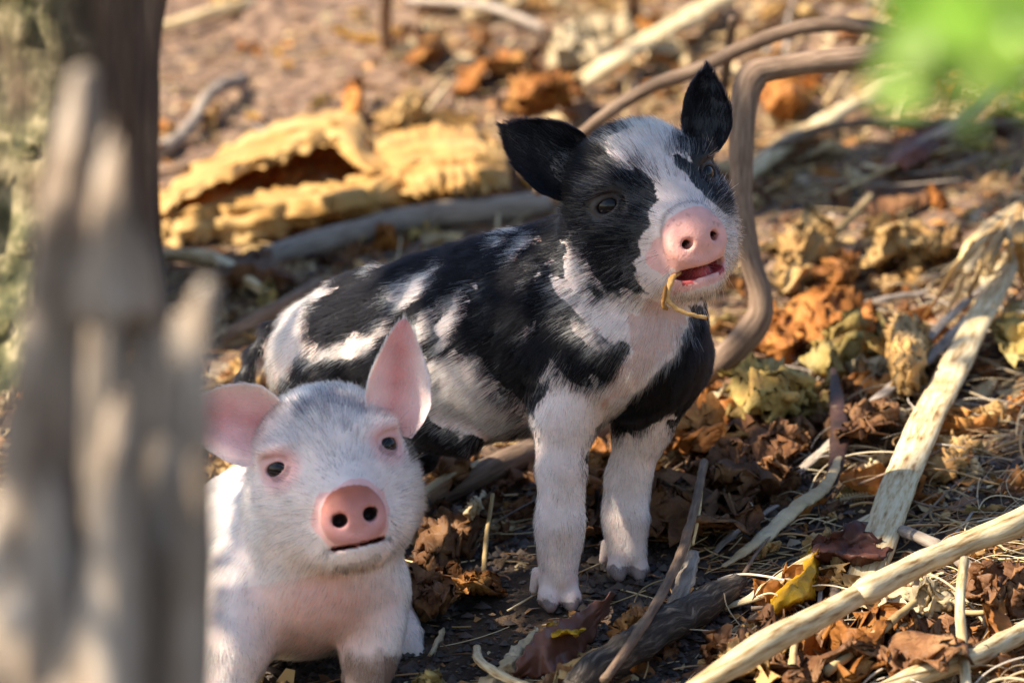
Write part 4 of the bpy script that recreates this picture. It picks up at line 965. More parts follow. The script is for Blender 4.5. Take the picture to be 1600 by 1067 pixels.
stick('bent_twig', [(1280, 885, .01), (1302, 905, .016), (1300, 945, .016), (1270, 985, .012), (1240, 1020, .004)], [7, 8, 8, 9, 8], m_wbrown, 'small hooked grey-brown twig beside the yellow leaf', 'twig')
stick('mottled_stem', [(1370, 1085, .012), (1450, 1050, .02), (1530, 1022, .02), (1640, 965, .016)], [17, 18, 17, 16], m_wpale, 'pale stem with dark blotches low in front of the brown leaf heap', 'stem', wob=.1)
stick('tan_twig', [(1290, 1050, .02), (1370, 990, .03), (1430, 940, .036)], [8, 8, 6], m_straw, 'tan twig leaning towards the upright cream straw', 'twig')
stick('tan_twig', [(1235, 1080, .02), (1238, 1040, .03), (1242, 1000, .03)], [7, 7, 5], m_straw, 'short tan twig poking up below the long cream stick', 'twig')
stick('belly_branch', [(640, 800, .0), (700, 768, .012), (770, 735, .014), (850, 700, .014), (950, 668, .01)], [16, 20, 22, 22, 20], m_wbrown, 'brown branch lying on the ground under the spotted piglet', 'branch')
stick('dry_strip', [(640, 785, .02), (690, 748, .026), (740, 726, .026), (790, 712, .02)], [8, 10, 9, 5], m_pale, 'cream split strip beside the brown branch under the spotted piglet', 'strip', flat=.35)
stick('thin_stalk', [(755, 905, .004), (760, 840, .02), (770, 772, .04)], [4, 4, 3], m_straw, 'thin upright stalk beside the large torn brown leaf', 'stalk', wob=.1)
stick('hooked_straw', [(745, 1010, .006), (748, 1030, .016), (775, 1050, .02), (830, 1075, .016)], [6, 8, 10, 9], m_wpale, 'cream hooked straw strip in front of the dark glossy leaf', 'straw', flat=.6)
stick('rump_stick', [(340, 530, .006), (400, 500, .016), (455, 468, .02), (500, 440, .014)], [11, 12, 11, 8], m_wbrown, 'brown stick lying behind the black tail', 'stick')
stick('rump_stick', [(240, 398, .01), (330, 405, .02), (390, 440, .018), (430, 470, .006)], [10, 12, 10, 6], m_wpale, 'pale stick slanting past the tree trunk foot', 'stick')
stick('woody_sapling', [(603, 75, .0), (601, 30, .05), (603, -30, .11)], [10, 11, 11], m_wbrown, 'straight grey-brown stem standing in the soil by yellow blossoms', 'stem')
stick('woody_sapling', [(985, 45, .0), (990, -20, .06)], [13, 13], m_wbrown, 'thick stem base standing behind the cream palm stem', 'stem')
stick('back_twig', [(1120, 200, .05), (1135, 110, .12), (1145, 30, .18)], [9, 8, 6], m_wbrown, 'upright twig between the two branches behind the black ear', 'twig')
stick('back_twig', [(640, 0, .02), (760, 10, .02), (850, 45, .01)], [6, 7, 6], m_wgrey, 'thin grey twig flat on the sunny soil', 'twig')
stick('back_twig', [(240, 268, .006), (290, 258, .012), (340, 242, .01)], [6, 7, 6], m_wbrown, 'short brown twig beside the kinked pale root', 'twig')
stick('grey_strip', [(1300, 480, .01), (1370, 470, .02), (1450, 455, .016)], [8, 11, 7], m_wgrey, 'short wavy grey strip below the lit curled leaves', 'strip', flat=.4, wob=.3)

# curled tendril
th = np.linspace(0, 9 * 2 * math.pi, 150); c0, c1 = G(1312, 780, .006), G(1358, 773, .006)
ax_ = c1 - c0; side_ = np.cross(ax_ / np.linalg.norm(ax_), UP)
path = c0 + np.linspace(0, 1, 150)[:, None] * ax_ + 0.0030 * (np.cos(th)[:, None] * UP + np.sin(th)[:, None] * side_)
v, f = tube_mesh('tendril', path, np.full(150, .0006), 6, 1, np.array([.2, .3, .9])); thing('tendril', v, f, m_straw, 'tiny corkscrew of dry tendril beside the broad palm stalk', 'tendril')

# dry fan frond at the right edge
def frond():
    b = G(1592, 318, .05); root = empty('dry_frond', b, 'folded dry fan frond of straw-coloured leaflets on the slope by the palm stalk', 'frond')
    ends = [(1462, 470), (1478, 492), (1500, 500), (1520, 480), (1540, 470), (1440, 500), (1560, 450), (1580, 440), (1600, 450), (1620, 430), (1490, 440)]
    for k, (x, y) in enumerate(ends):
        p = catmull([b, G((x + 1592) / 2 - 14 + 5 * (k % 3), (y + 318) / 2 - 10, .055 + .008 * (k % 3)), G(x, y, .008 + .006 * (k % 2))], 20)
        v, f = tube_mesh('leaflet', p, np.interp(np.linspace(0, 1, 20), [0, .4, 1], [.0022, .0058, .0012]), 8, .28, GN + .5 * RT * math.sin(k * 2), .25, k)
        link('leaflet', mesh_from('leaflet', v - b, f), root, (m_straw, m_pale, m_tan)[k % 3])
frond()

# ------------------------------------------------------------------ leaves that the photograph shows one by one
def husk():
    b = G(500, 360); root = empty('crumpled_husk', b, 'large crumpled golden-tan dry leaf with a dark hollow, lying on the grey pole', 'leaf')
    def part(nm, top, bot, lifts, hole=None, mat=m_husk, **kw):
        nu, nv = kw.setdefault('nu', 70), kw.setdefault('nv', 30)
        V = sheet_verts(top, bot, lifts, **kw); F = grid_faces(nu, nv)
        vv = np.tile(np.linspace(0, 1, nv), nu); uu = np.repeat(np.linspace(0, 1, nu), nv)   # long pleats along the leaf
        V = V + GN * (.0035 * np.abs(np.sin(vv * 13 + 2.2 * np.sin(uu * 5 + kw['seed'])) ) + 0.0009 * np.sin(vv * 31 + uu * 9))[:, None]
        if hole:
            c = np.array([V[list(f)].mean(0) for f in F]); x, y = proj(c); F = [f for f, k in zip(F, inpoly(x + 5 * vnoise(c * 90, 3), y + 5 * vnoise(c * 90, 4), hole)) if not k]
        o = link(nm, mesh_from(nm, V - b, F), root, mat); md = o.modifiers.new('thickness', 'SOLIDIFY'); md.thickness = .0012; md.offset = 0
    part('upper_fold', [(236, 322), (290, 278), (370, 228), (460, 186), (530, 178), (570, 196), (590, 240), (640, 236)], [(240, 350), (300, 312), (350, 290), (420, 262), (480, 240), (520, 232), (560, 270), (630, 290)], [.012, .045, .055, .05], amp=.0005, freq=22, seed=1)
    part('lower_blade', [(238, 335), (310, 312), (390, 296), (470, 296), (540, 288), (590, 262), (640, 238), (700, 222)], [(252, 388), (320, 384), (420, 374), (520, 356), (600, 340), (660, 326), (720, 316), (780, 306)], [.03, .04, .028, .008], amp=.0006, freq=24, seed=2)
    part('right_blade', [(570, 240), (620, 206), (680, 200), (740, 206), (790, 240)], [(590, 300), (640, 306), (700, 306), (750, 304), (800, 292)], [.02, .04, .045, .03], amp=.0007, freq=26, seed=3)
    part('inner_fold', [(330, 290), (400, 262), (470, 232), (530, 225), (575, 262)], [(330, 312), (400, 305), (470, 300), (530, 294), (575, 290)], [.004, .012, .012], mat=m_orange, amp=.0045, freq=50, seed=4)
husk()
LF = leaf_sheet
LF('yellow_leaf', [(1194, 962), (1212, 928), (1246, 884), (1279, 842)], [(1200, 966), (1232, 950), (1272, 930), (1282, 848)], [.012, .034, .030, .014], m_yellow, 'bright yellow dry leaf folded over the cream strip', amp=.0012, freq=40, seed=11)
LF('glossy_leaf', [(800, 1050), (835, 995), (890, 962), (960, 926)], [(806, 1062), (868, 1050), (915, 1012), (962, 930)], [.030, .024, .014, .006], m_russet, 'dark red-brown glossy leaf in front of the spotted piglet hoof', amp=.0003, freq=20, seed=12)
LF('pale_leaf', [(745, 1075), (780, 1035), (810, 1005), (840, 985)], [(770, 1085), (800, 1062), (822, 1030), (842, 990)], [.012, .012, .004], m_pale, 'pale narrow blade lying against the dark glossy leaf', amp=.0015, seed=13)
LF('rust_leaf', [(945, 1010), (960, 975), (985, 958), (1012, 958)], [(948, 1040), (975, 1036), (1005, 1000), (1014, 966)], [.010, .02, .014, .004], m_orange, 'rusty orange crumpled leaf beside the dark rotten branch', amp=.004, freq=45, seed=14)
LF('tan_leaf', [(862, 1062), (890, 1035), (925, 1015), (948, 1012)], [(880, 1085), (905, 1072), (935, 1045), (950, 1020)], [.012, .012, .004], m_tan, 'golden scrap of leaf against the end of the rotten branch', amp=.003, freq=40, seed=15)
LF('torn_leaf', [(660, 800), (690, 782), (735, 775), (772, 770)], [(655, 890), (690, 905), (735, 862), (768, 800)], [.035, .03, .02, .004], m_brown, 'large torn brown leaf propped between the two piglets', amp=.006, freq=30, seed=16)
LF('torn_leaf', [(715, 805), (728, 785), (742, 774), (758, 770)], [(720, 822), (738, 812), (752, 795), (762, 778)], [.042, .04, .03], m_pale, 'pale torn leaf edge above the large torn brown leaf', amp=.002, seed=17)
LF('cream_leaf', [(668, 1022), (676, 1005), (684, 990), (692, 982)], [(676, 1025), (686, 1012), (692, 998), (695, 985)], [.01, .01, .004], m_pale, 'small cream blade on the dark soil behind the white piglet hoof', amp=.001, nu=12, nv=6, seed=18)
LF('lobed_leaf', [(1130, 640), (1150, 580), (1200, 560), (1260, 570), (1275, 600)], [(1140, 660), (1180, 668), (1215, 672), (1250, 650), (1270, 620)], [.04, .05, .04, .012], m_olive, 'large yellow-brown lobed dry leaf beside the bent branch foot', amp=.006, freq=26, seed=19)
LF('golden_leaf', [(1388, 520), (1402, 500), (1425, 498), (1450, 510)], [(1392, 560), (1402, 612), (1430, 616), (1452, 560)], [.045, .055, .045, .02], m_tan, 'golden crumpled leaf hanging over the silvery strip', amp=.004, freq=40, seed=20)
LF('golden_leaf', [(1270, 590), (1300, 520), (1350, 505), (1390, 520)], [(1290, 610), (1320, 590), (1355, 570), (1385, 560)], [.03, .035, .03, .01], m_olive, 'olive-brown leaf between the lobed leaf and the golden leaf', amp=.006, freq=30, seed=21)
LF('golden_leaf', [(1240, 470), (1290, 462), (1340, 480), (1375, 490)], [(1260, 545), (1300, 560), (1340, 550), (1370, 530)], [.016, .03, .03, .008], m_orange, 'orange-brown leaf spread out uphill of the lobed leaf', amp=.006, freq=30, seed=22)
LF('tan_leaf', [(1440, 720), (1458, 690), (1490, 682), (1530, 690)], [(1452, 752), (1475, 750), (1505, 735), (1540, 700)], [.012, .02, .016, .004], m_tan, 'sunlit golden crumpled leaf on the soil beside the palm stalk', amp=.004, freq=45, seed=23)
LF('orange_leaf', [(1190, 150), (1215, 128), (1245, 126), (1264, 140)], [(1196, 182), (1220, 186), (1245, 176), (1262, 160)], [.03, .04, .03, .01], m_orange, 'curled orange leaf framed by the bend of the branch', amp=.005, seed=24)
LF('lit_leaf', [(1212, 440), (1218, 385), (1245, 365), (1275, 370)], [(1225, 455), (1250, 450), (1270, 430), (1280, 395)], [.035, .045, .03, .01], m_tan, 'glowing curled tan leaf beside the bent branch', amp=.008, freq=40, seed=25)
LF('lit_leaf', [(1360, 400), (1390, 360), (1440, 352), (1490, 372)], [(1365, 418), (1400, 416), (1445, 408), (1488, 390)], [.03, .045, .03, .01], m_tan, 'glowing ruffled tan leaf lying on open soil', amp=.008, freq=40, seed=26)
LF('lit_leaf', [(1275, 440), (1300, 400), (1320, 395), (1335, 410)], [(1280, 455), (1305, 452), (1322, 445), (1338, 428)], [.03, .04, .02], m_orange, 'small orange curled leaf between two glowing tan leaves', amp=.007, freq=40, seed=27)
LF('purple_leaf', [(1376, 262), (1410, 218), (1450, 192), (1486, 182)], [(1384, 268), (1425, 262), (1465, 230), (1488, 188)], [.02, .03, .02], m_dark, 'dark purplish-brown leaf at the lower end of the grey-brown twig', amp=.0008, seed=28)
LF('flat_leaf', [(1350, 300), (1380, 262), (1430, 240), (1480, 245)], [(1360, 330), (1400, 335), (1445, 310), (1478, 270)], [.008, .012, .01], m_brown, 'flat pinkish-brown leaf under the dark purplish leaf', amp=.003, seed=29)
LF('cream_leaf', [(862, 100), (870, 52), (900, 40), (980, 38)], [(880, 108), (910, 100), (950, 80), (990, 55)], [.02, .035, .02], m_pale, 'cream leaf standing in the litter behind the black ear', amp=.005, seed=30)
LF('orange_leaf', [(640, 92), (655, 65), (672, 55), (690, 62)], [(650, 98), (668, 96), (682, 90), (692, 76)], [.02, .03, .01], m_orange, 'small pale orange leaf alone on the sunny soil', amp=.004, seed=31)
LF('orange_leaf', [(705, 140), (740, 108), (780, 90), (822, 82)], [(712, 148), (750, 132), (785, 114), (820, 92)], [.012, .025, .01], m_orange, 'long orange leaf leaning uphill of the crumpled tan husk', amp=.004, seed=32)
LF('cream_leaf', [(590, 190), (615, 158), (645, 150), (668, 165)], [(600, 212), (625, 218), (648, 205), (668, 185)], [.02, .035, .015], m_tan, 'curled cream leaf behind the top of the tan husk', amp=.008, freq=40, seed=33)
LF('rust_curl', [(540, 190), (545, 150), (556, 134), (566, 140)], [(548, 192), (556, 176), (564, 160), (569, 148)], [.02, .03, .02], m_orange, 'upright rust-coloured curl on the tan husk', amp=.004, seed=34)
LF('rust_curl', [(800, 175), (815, 140), (850, 118), (892, 140)], [(808, 180), (835, 165), (862, 158), (894, 172)], [.05, .06, .03], m_orange, 'arched rust-brown curled leaf behind the black ear', amp=.008, freq=40, seed=35)
LF('pink_leaf', [(322, 420), (360, 394), (410, 400), (462, 430)], [(335, 445), (375, 446), (420, 452), (460, 440)], [.02, .03, .015], m_brown, 'smooth pinkish-brown leaf below the grey pole by the tree', amp=.003, seed=36)
for k, (cx, cy, rx, ry, mt, lb) in enumerate([
        (1075, 790, 95, 45, m_brown, 'ruffled brown leaf mass beside the spotted piglet far foot'), (1150, 745, 75, 40, m_brown, 'ruffled brown leaf uphill of the short grey rolled strip'), (1050, 640, 45, 60, m_orange, 'orange-brown leaf hanging behind the spotted piglet far foreleg'),
        (1180, 690, 60, 40, m_brown, 'shadowed brown leaf under the lobed leaf'), (1240, 1030, 95, 55, m_brown, 'heap-like crumpled brown leaf under the long cream stick'), (1340, 1010, 80, 60, m_orange, 'crumpled rust leaf beside the upright cream straw'),
        (1440, 1010, 70, 45, m_brown, 'brown crumpled leaf under the mottled pale stem'), (1570, 920, 55, 45, m_brown, 'dark brown leaf behind the bleached crooked twig'), (1420, 940, 60, 35, m_pale, 'pale crumpled leaf under the long cream stick knot'),
        (1170, 1030, 55, 35, m_tan, 'tan leaf tucked below the rotten branch end'), (930, 740, 45, 55, m_orange, 'orange leaf between the spotted piglet forelegs'), (925, 800, 26, 36, m_brown, 'brown leaf on the ground between the spotted piglet forelegs'),
        (690, 720, 45, 30, m_brown, 'brown leaf in the gap under the spotted piglet belly'), (660, 930, 40, 30, m_brown, 'brown leaf behind the white piglet foreleg'), (730, 905, 40, 16, m_orange, 'orange-brown scrap on the dark soil between the piglets'),
        (1115, 670, 50, 45, m_orange, 'rusty leaf beside the foot of the bent branch'), (1210, 520, 40, 60, m_orange, 'upright pinkish-orange leaf behind the bent branch bend'), (1340, 660, 50, 30, m_brown, 'dark brown scrap under the seed pod'),
        (880, 985, 26, 10, m_yellow, 'narrow yellow scrap under the dark glossy leaf'), (1330, 860, 60, 40, m_dark, 'dark maroon leaf under the cream strip'), (1590, 520, 40, 50, m_olive, 'olive-tan leaf scrap right of the palm stalk')]):
    a0 = random.uniform(0, 6.28); n_ = 7
    top = [(cx - rx * math.cos(math.pi * i / n_), cy - ry * (math.sin(math.pi * i / n_) * (0.8 + .3 * math.sin(i * 2 + k)))) for i in range(n_ + 1)]
    bot = [(cx - rx * math.cos(math.pi * i / n_), cy + ry * (math.sin(math.pi * i / n_) * (0.8 + .3 * math.sin(i * 1.7 + k * 2)))) for i in range(n_ + 1)]
    rough = mt in (m_brown, m_orange, m_tan, m_pale)
    LF('crumpled_leaf' if rough else 'dry_leaf', top, bot, [(.004, .02, .03, .03), (.03, .024, .03, .006), (.012, .03, .012, .028)][k % 3], mt, lb, amp=.008 if rough else .003, freq=48 if rough else 30, seed=50 + k, nu=40, nv=24)

# straw in the mouth
Hm = bp_H
pts = [Hm(50, -122, -30), Hm(62, -126, -52), Hm(60, -146, -64), Hm(60, -168, -58), Hm(62, -186, -34), Hm(60, -196, -14)]
pth = catmull(pts, 40); v, f = tube_mesh('mouth_straw', pth, np.interp(np.linspace(0, 1, 40), [0, .5, 1], [.0016, .0017, .0012]), 8, .7, FW, .45, 3)
thing('mouth_straw', v, f, m_gold, 'golden dry stem dangling from the spotted piglet mouth', 'straw')
pth = catmull([Hm(56, -124, -44), Hm(62, -136, -66), Hm(60, -158, -76), Hm(58, -166, -70)], 24); v, f = tube_mesh('mouth_straw', pth, np.full(24, .0014), 7, .7, FW, .6, 5)
thing('mouth_straw', v, f, m_orange, 'short curled orange fibre at the spotted piglet lip', 'straw')

# yellow blossoms by the stem
for k, (x, y) in enumerate([(528, 56), (540, 62), (552, 66), (566, 70), (578, 66), (590, 72), (602, 70), (616, 64), (622, 56), (450, 110), (432, 90), (392, 190)]):
    b = G(x, y, .004); root = empty('yellow_blossom', b, 'tiny yellow blossom fallen on the soil by the straight stem' if k < 9 else 'tiny yellow blossom fallen alone on the bare soil', 'flower', 'fallen yellow blossoms' if k < 9 else 'single yellow blossoms')
    for j in range(5):
        V, F = leaf_blade(.010, .0042, 6, 5, .3, .6, k + j); o = link('petal', mesh_from('petal', V, F), root, m_yellow)
        o.matrix_local = Matrix.Rotation(j * 1.2566 + k, 4, 'Z') @ Matrix.Rotation(-.5, 4, 'Y') @ Matrix.Translation((.005, 0, .001))

# ------------------------------------------------------------------ loose litter
BARE = [(600, 900), (760, 870), (830, 830), (1050, 850), (1090, 900), (960, 1067), (380, 1067), (400, 990)]
SOIL2 = [(235, 0), (640, 0), (700, 120), (560, 175), (420, 215), (235, 300)]
def dens_at(x, y):
    if inpoly(np.array([x]), np.array([y]), BARE)[0]: return 0.05
    if inpoly(np.array([x]), np.array([y]), SOIL2)[0]: return 0.22
    if y > 640 and x > 1440: return 0.3
    return 1.0
kinds = []
for k in range(12):
    V, F = leaf_blade(.04, .04 * random.uniform(.22, .36), 20, 11, random.uniform(.25, .75), random.uniform(-.6, .6), k, .10, .7); kinds.append(('dry_leaf', mesh_from('dry_leaf', V, F)))
for k in range(14):
    V, F = leaf_blade(.04, .04 * random.uniform(.32, .5), 24, 18, random.uniform(.3, .9), random.uniform(-.5, .5), k + 30, .15, random.uniform(1.5, 2.4)); kinds.append(('curled_leaf', mesh_from('curled_leaf', V, F)))
for _, me in kinds: me.shade_smooth()
pal = [(m_brown, 'brown', .30), (m_orange, 'rust-orange', .24), (m_tan, 'tan', .22), (m_pale, 'pale straw', .14), (m_olive, 'olive-tan', .10)]
lmesh = {}
for i, (nm, me) in enumerate(kinds):
    for mt, cn, _ in pal:
        c = me.copy(); c.materials.clear(); c.materials.append(mt); lmesh[(i, cn)] = c
rnd = random.Random(3)
MARKS = [(480, 280, 'the crumpled tan husk'), (640, 345, 'the long grey pole'), (300, 190, 'the kinked pale root'), (990, 70, 'the broad cream palm stem'), (1070, 115, 'the arching branch'), (1290, 190, 'the scalloped stem'), (1225, 155, 'the curled orange leaf'),
         (1160, 260, 'the bent branch'), (1440, 225, 'the dark purplish leaf'), (1300, 370, 'the stick with the orange end'), (1430, 380, 'the ruffled lit leaf'), (1245, 410, 'the glowing curled leaf'), (1200, 620, 'the lobed leaf'), (1420, 560, 'the golden hanging leaf'),
         (1310, 660, 'the seed pod'), (1440, 680, 'the palm stalk'), (1560, 400, 'the dry fan frond'), (1490, 715, 'the sunlit golden leaf'), (1240, 900, 'the yellow leaf'), (1030, 990, 'the rotten branch'), (1070, 850, 'the leaning twig'), (1400, 900, 'the long cream stick'), (1505, 990, 'the upright cream straw'),
         (1530, 1020, 'the mottled pale stem'), (880, 1000, 'the dark glossy leaf'), (715, 840, 'the large torn leaf'), (760, 735, 'the brown branch under the belly'), (930, 780, 'the spotted piglet forelegs'), (590, 1010, 'the white piglet foreleg'), (400, 560, 'the black tail'), (570, 60, 'the yellow blossoms'), (1550, 920, 'the bleached twig'),
         (1240, 1030, 'the heap of brown leaf'), (1100, 790, 'the ruffled brown leaf mass'), (760, 110, 'the long orange leaf'), (880, 150, 'the arched rust curl'), (1340, 775, 'the corkscrew tendril'), (390, 420, 'the pinkish-brown leaf'), (260, 30, 'the pale stalk by the trunk')]
def zone(x, y):
    m = min(MARKS, key=lambda m: math.hypot(m[0] - x, m[1] - y)); r = math.hypot(m[0] - x, m[1] - y)
    return ('close by ' if r < 60 else 'a little way from ' if r < 130 else 'out beyond ') + m[2]
zone_ = lambda x, y: ('in the sunny litter behind the piglets' if y < 420 and x < 1140 else 'on the upper slope beyond the bent branch' if y < 420 else 'in the litter between the bent branch and the palm stalk' if y < 800 and x > 900 else 'in the litter in front of the palm stalk' if x > 900 else 'on the ground under and behind the piglets')
cnt = 0
while cnt < 285:
    x = rnd.uniform(230, 1620); y = rnd.uniform(-20, 1080)
    if rnd.random() > dens_at(x, y) * (1.0 if y > 300 else .7): continue
    i = rnd.randrange(len(kinds)); mt = rnd.choices(pal, [p[2] for p in pal])[0]
    L = rnd.choice([.020, .028, .036, .045, .055]) * (1.1 if y < 300 else 1.0)
    P = G(x, y, L * .10)
    o = bpy.data.objects.new(kinds[i][0], lmesh[(i, mt[1])]); COL.objects.link(o)
    q = Vector(GN).to_track_quat('Z', 'X').to_matrix().to_4x4()
    o.matrix_world = Matrix.Translation(P) @ q @ Matrix.Rotation(rnd.uniform(0, 6.28), 4, 'Z') @ Matrix.Rotation(rnd.gauss(0, .38), 4, 'X') @ Matrix.Rotation(rnd.gauss(0, .3), 4, 'Y') @ Matrix.Scale(L / .04, 4)
    kd = 'crumpled' if i >= 12 else 'dry'
    sz = 'tiny' if L < .024 else 'small' if L < .04 else 'palm-sized'
    tag(o, f'{sz} {kd} {mt[1]} leaf {zone(x, y)}', 'leaf', f'{sz} {kd} {mt[1]} leaves {zone(x, y)}')
    cnt += 1
cnt = 0
while cnt < 120:
    x = rnd.uniform(240, 1620); y = rnd.uniform(0, 1080)
    if rnd.random() > dens_at(x, y) + .06: continue
    Lp = rnd.uniform(60, 230); an = rnd.gauss(-.62, .55); bx, by = x + Lp * math.cos(an), y + Lp * math.sin(an) * .8
    if by < -150: continue
    r = rnd.choice([1.6, 2, 2.4, 3, 4, 6]); mt, mn = rnd.choice([(m_straw, 'straw-coloured'), (m_wbrown, 'brown'), (m_wgrey, 'grey'), (m_wpale, 'cream')])
    l0, l1 = rnd.uniform(.003, .015), rnd.uniform(.003, .02)
    P = [G(x, y, l0), G((x + bx) / 2 + rnd.gauss(0, 9), (y + by) / 2 + rnd.gauss(0, 9), max(l0, l1) + .003), G(bx, by, l1)]
    path = catmull(P, 18); v, f = tube_mesh('thin_twig', path, np.linspace(r, r * .6, 18) * pxr(P[0]), 6, rnd.choice([1, 1, .4]), None, .2, cnt)
    th_ = 'hair-thin' if r < 2.2 else 'thin' if r < 5 else 'finger-thin'
    thing('thin_twig', v, f, mt, f'{th_} {mn} twig lying {zone(x, y)}', 'twig', f'{th_} {mn} twigs {zone(x, y)}')
    cnt += 1

# uncountable crumbs, needles and clods
rng = np.random.default_rng(21)
def litter_mass():
    base_k = [np.array([v.co for v in kinds[i][1].vertices]) for i in range(len(kinds))]; base_f = [np.array([p.vertices[:] for p in kinds[i][1].polygons]) for i in range(len(kinds))]
    P = scatter(1500, bare=.03, seed=11); VV, QQ, CC = [], [], []; off = 0
    q = np.array(Vector(GN).to_track_quat('Z', 'X').to_matrix())
    pc = np.array([(.17, .08, .035), (.36, .15, .04), (.52, .32, .13), (.60, .46, .27), (.36, .26, .09), (.10, .045, .025)])
    for p in P:
        k = rng.integers(0, len(base_k)); s = rng.uniform(.3, 1.05); R = q @ np.array(Matrix.Rotation(rng.uniform(0, 6.28), 3, 'Z') @ Matrix.Rotation(rng.normal(0, .5), 3, 'X') @ Matrix.Rotation(rng.normal(0, .45), 3, 'Y'))
        VV.append(p + GN * .003 + s * base_k[k] @ R.T); QQ.append(base_f[k] + off); off += len(base_k[k])
        c = pc[rng.choice(6, p=[.26, .22, .18, .12, .1, .12])] * rng.uniform(.7, 1.2); CC.append(np.clip(c * (1 + .4 * fbm(base_k[k] * 120 + k, 2, int(k)))[:, None], .01, .9))
    me = mesh_fast('leaf_litter', np.concatenate(VV), np.concatenate(QQ)); set_col(me, 'hcol', np.concatenate(CC))
    o = link('leaf_litter', me, None, m_fibleaf); o['kind'] = 'stuff'; o['label'] = 'deep bed of small dead leaves covering the slope'; o['category'] = 'leaf litter'
def scatter(n, lo=(-.50, -.55), hi=(.55, 1.9), bare=.35, seed=0):
    x = rng.uniform(lo[0], hi[0], n); z = rng.uniform(lo[1], hi[1], n); P = Gxz(x, z)
    px, py = proj(P); k = np.ones(n); k[inpoly(px, py, BARE)] = bare; k[inpoly(px, py, SOIL2)] = min(1, bare * 1.6)
    pat = fbm(np.stack([x * 9, z * 7, x * 0], -1), 2, 40 + seed); k *= np.clip(.65 + .7 * pat, .1, 1)
    return P[rng.random(n) < k]
def fibre_mat():
    m, n, l, b = newmat('litter_fibre'); a = n.new('ShaderNodeAttribute'); a.attribute_name = 'hcol'; l.new(a.outputs['Color'], b.inputs['Base Color']); b.inputs['Roughness'].default_value = .6; return m
m_fib = fibre_mat()
def fibleaf():
    m, n, l, b = newmat('litter_leaf'); a = n.new('ShaderNodeAttribute'); a.attribute_name = 'hcol'; l.new(a.outputs['Color'], b.inputs['Base Color']); b.inputs['Roughness'].default_value = .6
    t = n.new('ShaderNodeBsdfTranslucent'); mx = n.new('ShaderNodeMixShader'); mx.inputs[0].default_value = .25; l.new(a.outputs['Color'], t.inputs[0]); l.new(b.outputs[0], mx.inputs[1]); l.new(t.outputs[0], mx.inputs[2]); l.new(mx.outputs[0], n['Material Output'].inputs[0]); return m
m_fibleaf = fibleaf()
litter_mass()
PALC = np.array([(.46, .31, .13), (.34, .17, .06), (.20, .10, .05), (.58, .44, .24), (.10, .05, .03), (.40, .30, .20), (.50, .22, .05)])
def crumbs(name, n, smin_, smax_, label, bare, seed):
    P = scatter(n, bare=bare, seed=seed); m = len(P); s = rng.uniform(smin_, smax_, m) * rng.uniform(.6, 1.2, m)
    a = rng.normal(size=(m, 3)); a -= (a @ GN)[:, None] * GN * .8; a /= np.linalg.norm(a, axis=1)[:, None]
    nn = GN + rng.normal(0, .45, (m, 3)); b = np.cross(nn, a); b /= np.linalg.norm(b, axis=1)[:, None]; nn = np.cross(a, b); asp = rng.uniform(.2, .8, m)
    V = np.zeros((m, 6, 3)); bend = rng.uniform(-.5, .5, (m, 1))
    for q, (t, w, h) in enumerate(((-1, -.5, 0), (-1, .4, 0), (0, 1, 1), (0, -1, 1), (1, -.3, 0), (1, .5, 0))):
        V[:, q] = P + s[:, None] * (t * a + (w * asp)[:, None] * b + nn * h * bend) + GN * (s * .25)[:, None]
    base = np.arange(m)[:, None] * 6
    Q = np.concatenate([base + np.array([0, 1, 2, 3]), base + np.array([3, 2, 5, 4])])
    me = mesh_fast(name, V.reshape(-1, 3), Q); c = PALC[rng.integers(0, len(PALC), m)] * rng.uniform(.6, 1.2, (m, 1)); set_col(me, 'hcol', np.repeat(c, 6, 0))
    o = link(name, me, None, m_fib, smooth=False); o['kind'] = 'stuff'; o['label'] = label; o['category'] = 'leaf litter'
crumbs('leaf_crumbs', 26000, .0012, .0045, 'fine crumbs of broken dry leaves all over the soil', .5, 1)
crumbs('leaf_flakes', 11000, .004, .011, 'broken flakes of dry leaves scattered through the litter', .10, 2)
P = scatter(24000, bare=.18, seed=5); m = len(P)
ang = rng.normal(-.3, .9, m); L = rng.uniform(.012, .06, m) * rng.choice([.5, 1, 1], m)
d = np.cos(ang)[:, None] * RT + np.sin(-ang)[:, None] * FW + (SX * np.cos(ang) + TG * np.sin(-ang))[:, None] * UP + GN * rng.normal(.02, .10, m)[:, None]
cv_ = rng.normal(0, .35, (m, 1)) * np.cross(d, GN) + GN * rng.uniform(-.3, .1, (m, 1))
t = np.linspace(-.5, .5, 6)[None, :, None]
pts = P[:, None] + GN * rng.uniform(.001, .009, (m, 1))[:, None] + L[:, None, None] * (d[:, None] * t + cv_[:, None] * (t * t))
cvs = bpy.data.hair_curves.new('needle_straws'); cvs.add_curves([6] * m); cvs.attributes['position'].data.foreach_set('vector', pts.astype(np.float32).ravel())
ra = cvs.attributes.new('radius', 'FLOAT', 'POINT'); ra.data.foreach_set('value', np.repeat(rng.uniform(.00018, .0006, m), 6).astype(np.float32))
ca = cvs.attributes.new('hcol', 'FLOAT_COLOR', 'CURVE'); c = np.ones((m, 4), np.float32); c[:, :3] = PALC[rng.integers(0, 4, m)] * rng.uniform(.6, 1.25, (m, 1)); ca.data.foreach_set('color', c.ravel())
cvs.materials.append(m_fib); o = bpy.data.objects.new('needle_straws', cvs); COL.objects.link(o); o['kind'] = 'stuff'; o['label'] = 'tangle of fine dry needles and straws over the soil'; o['category'] = 'straw'
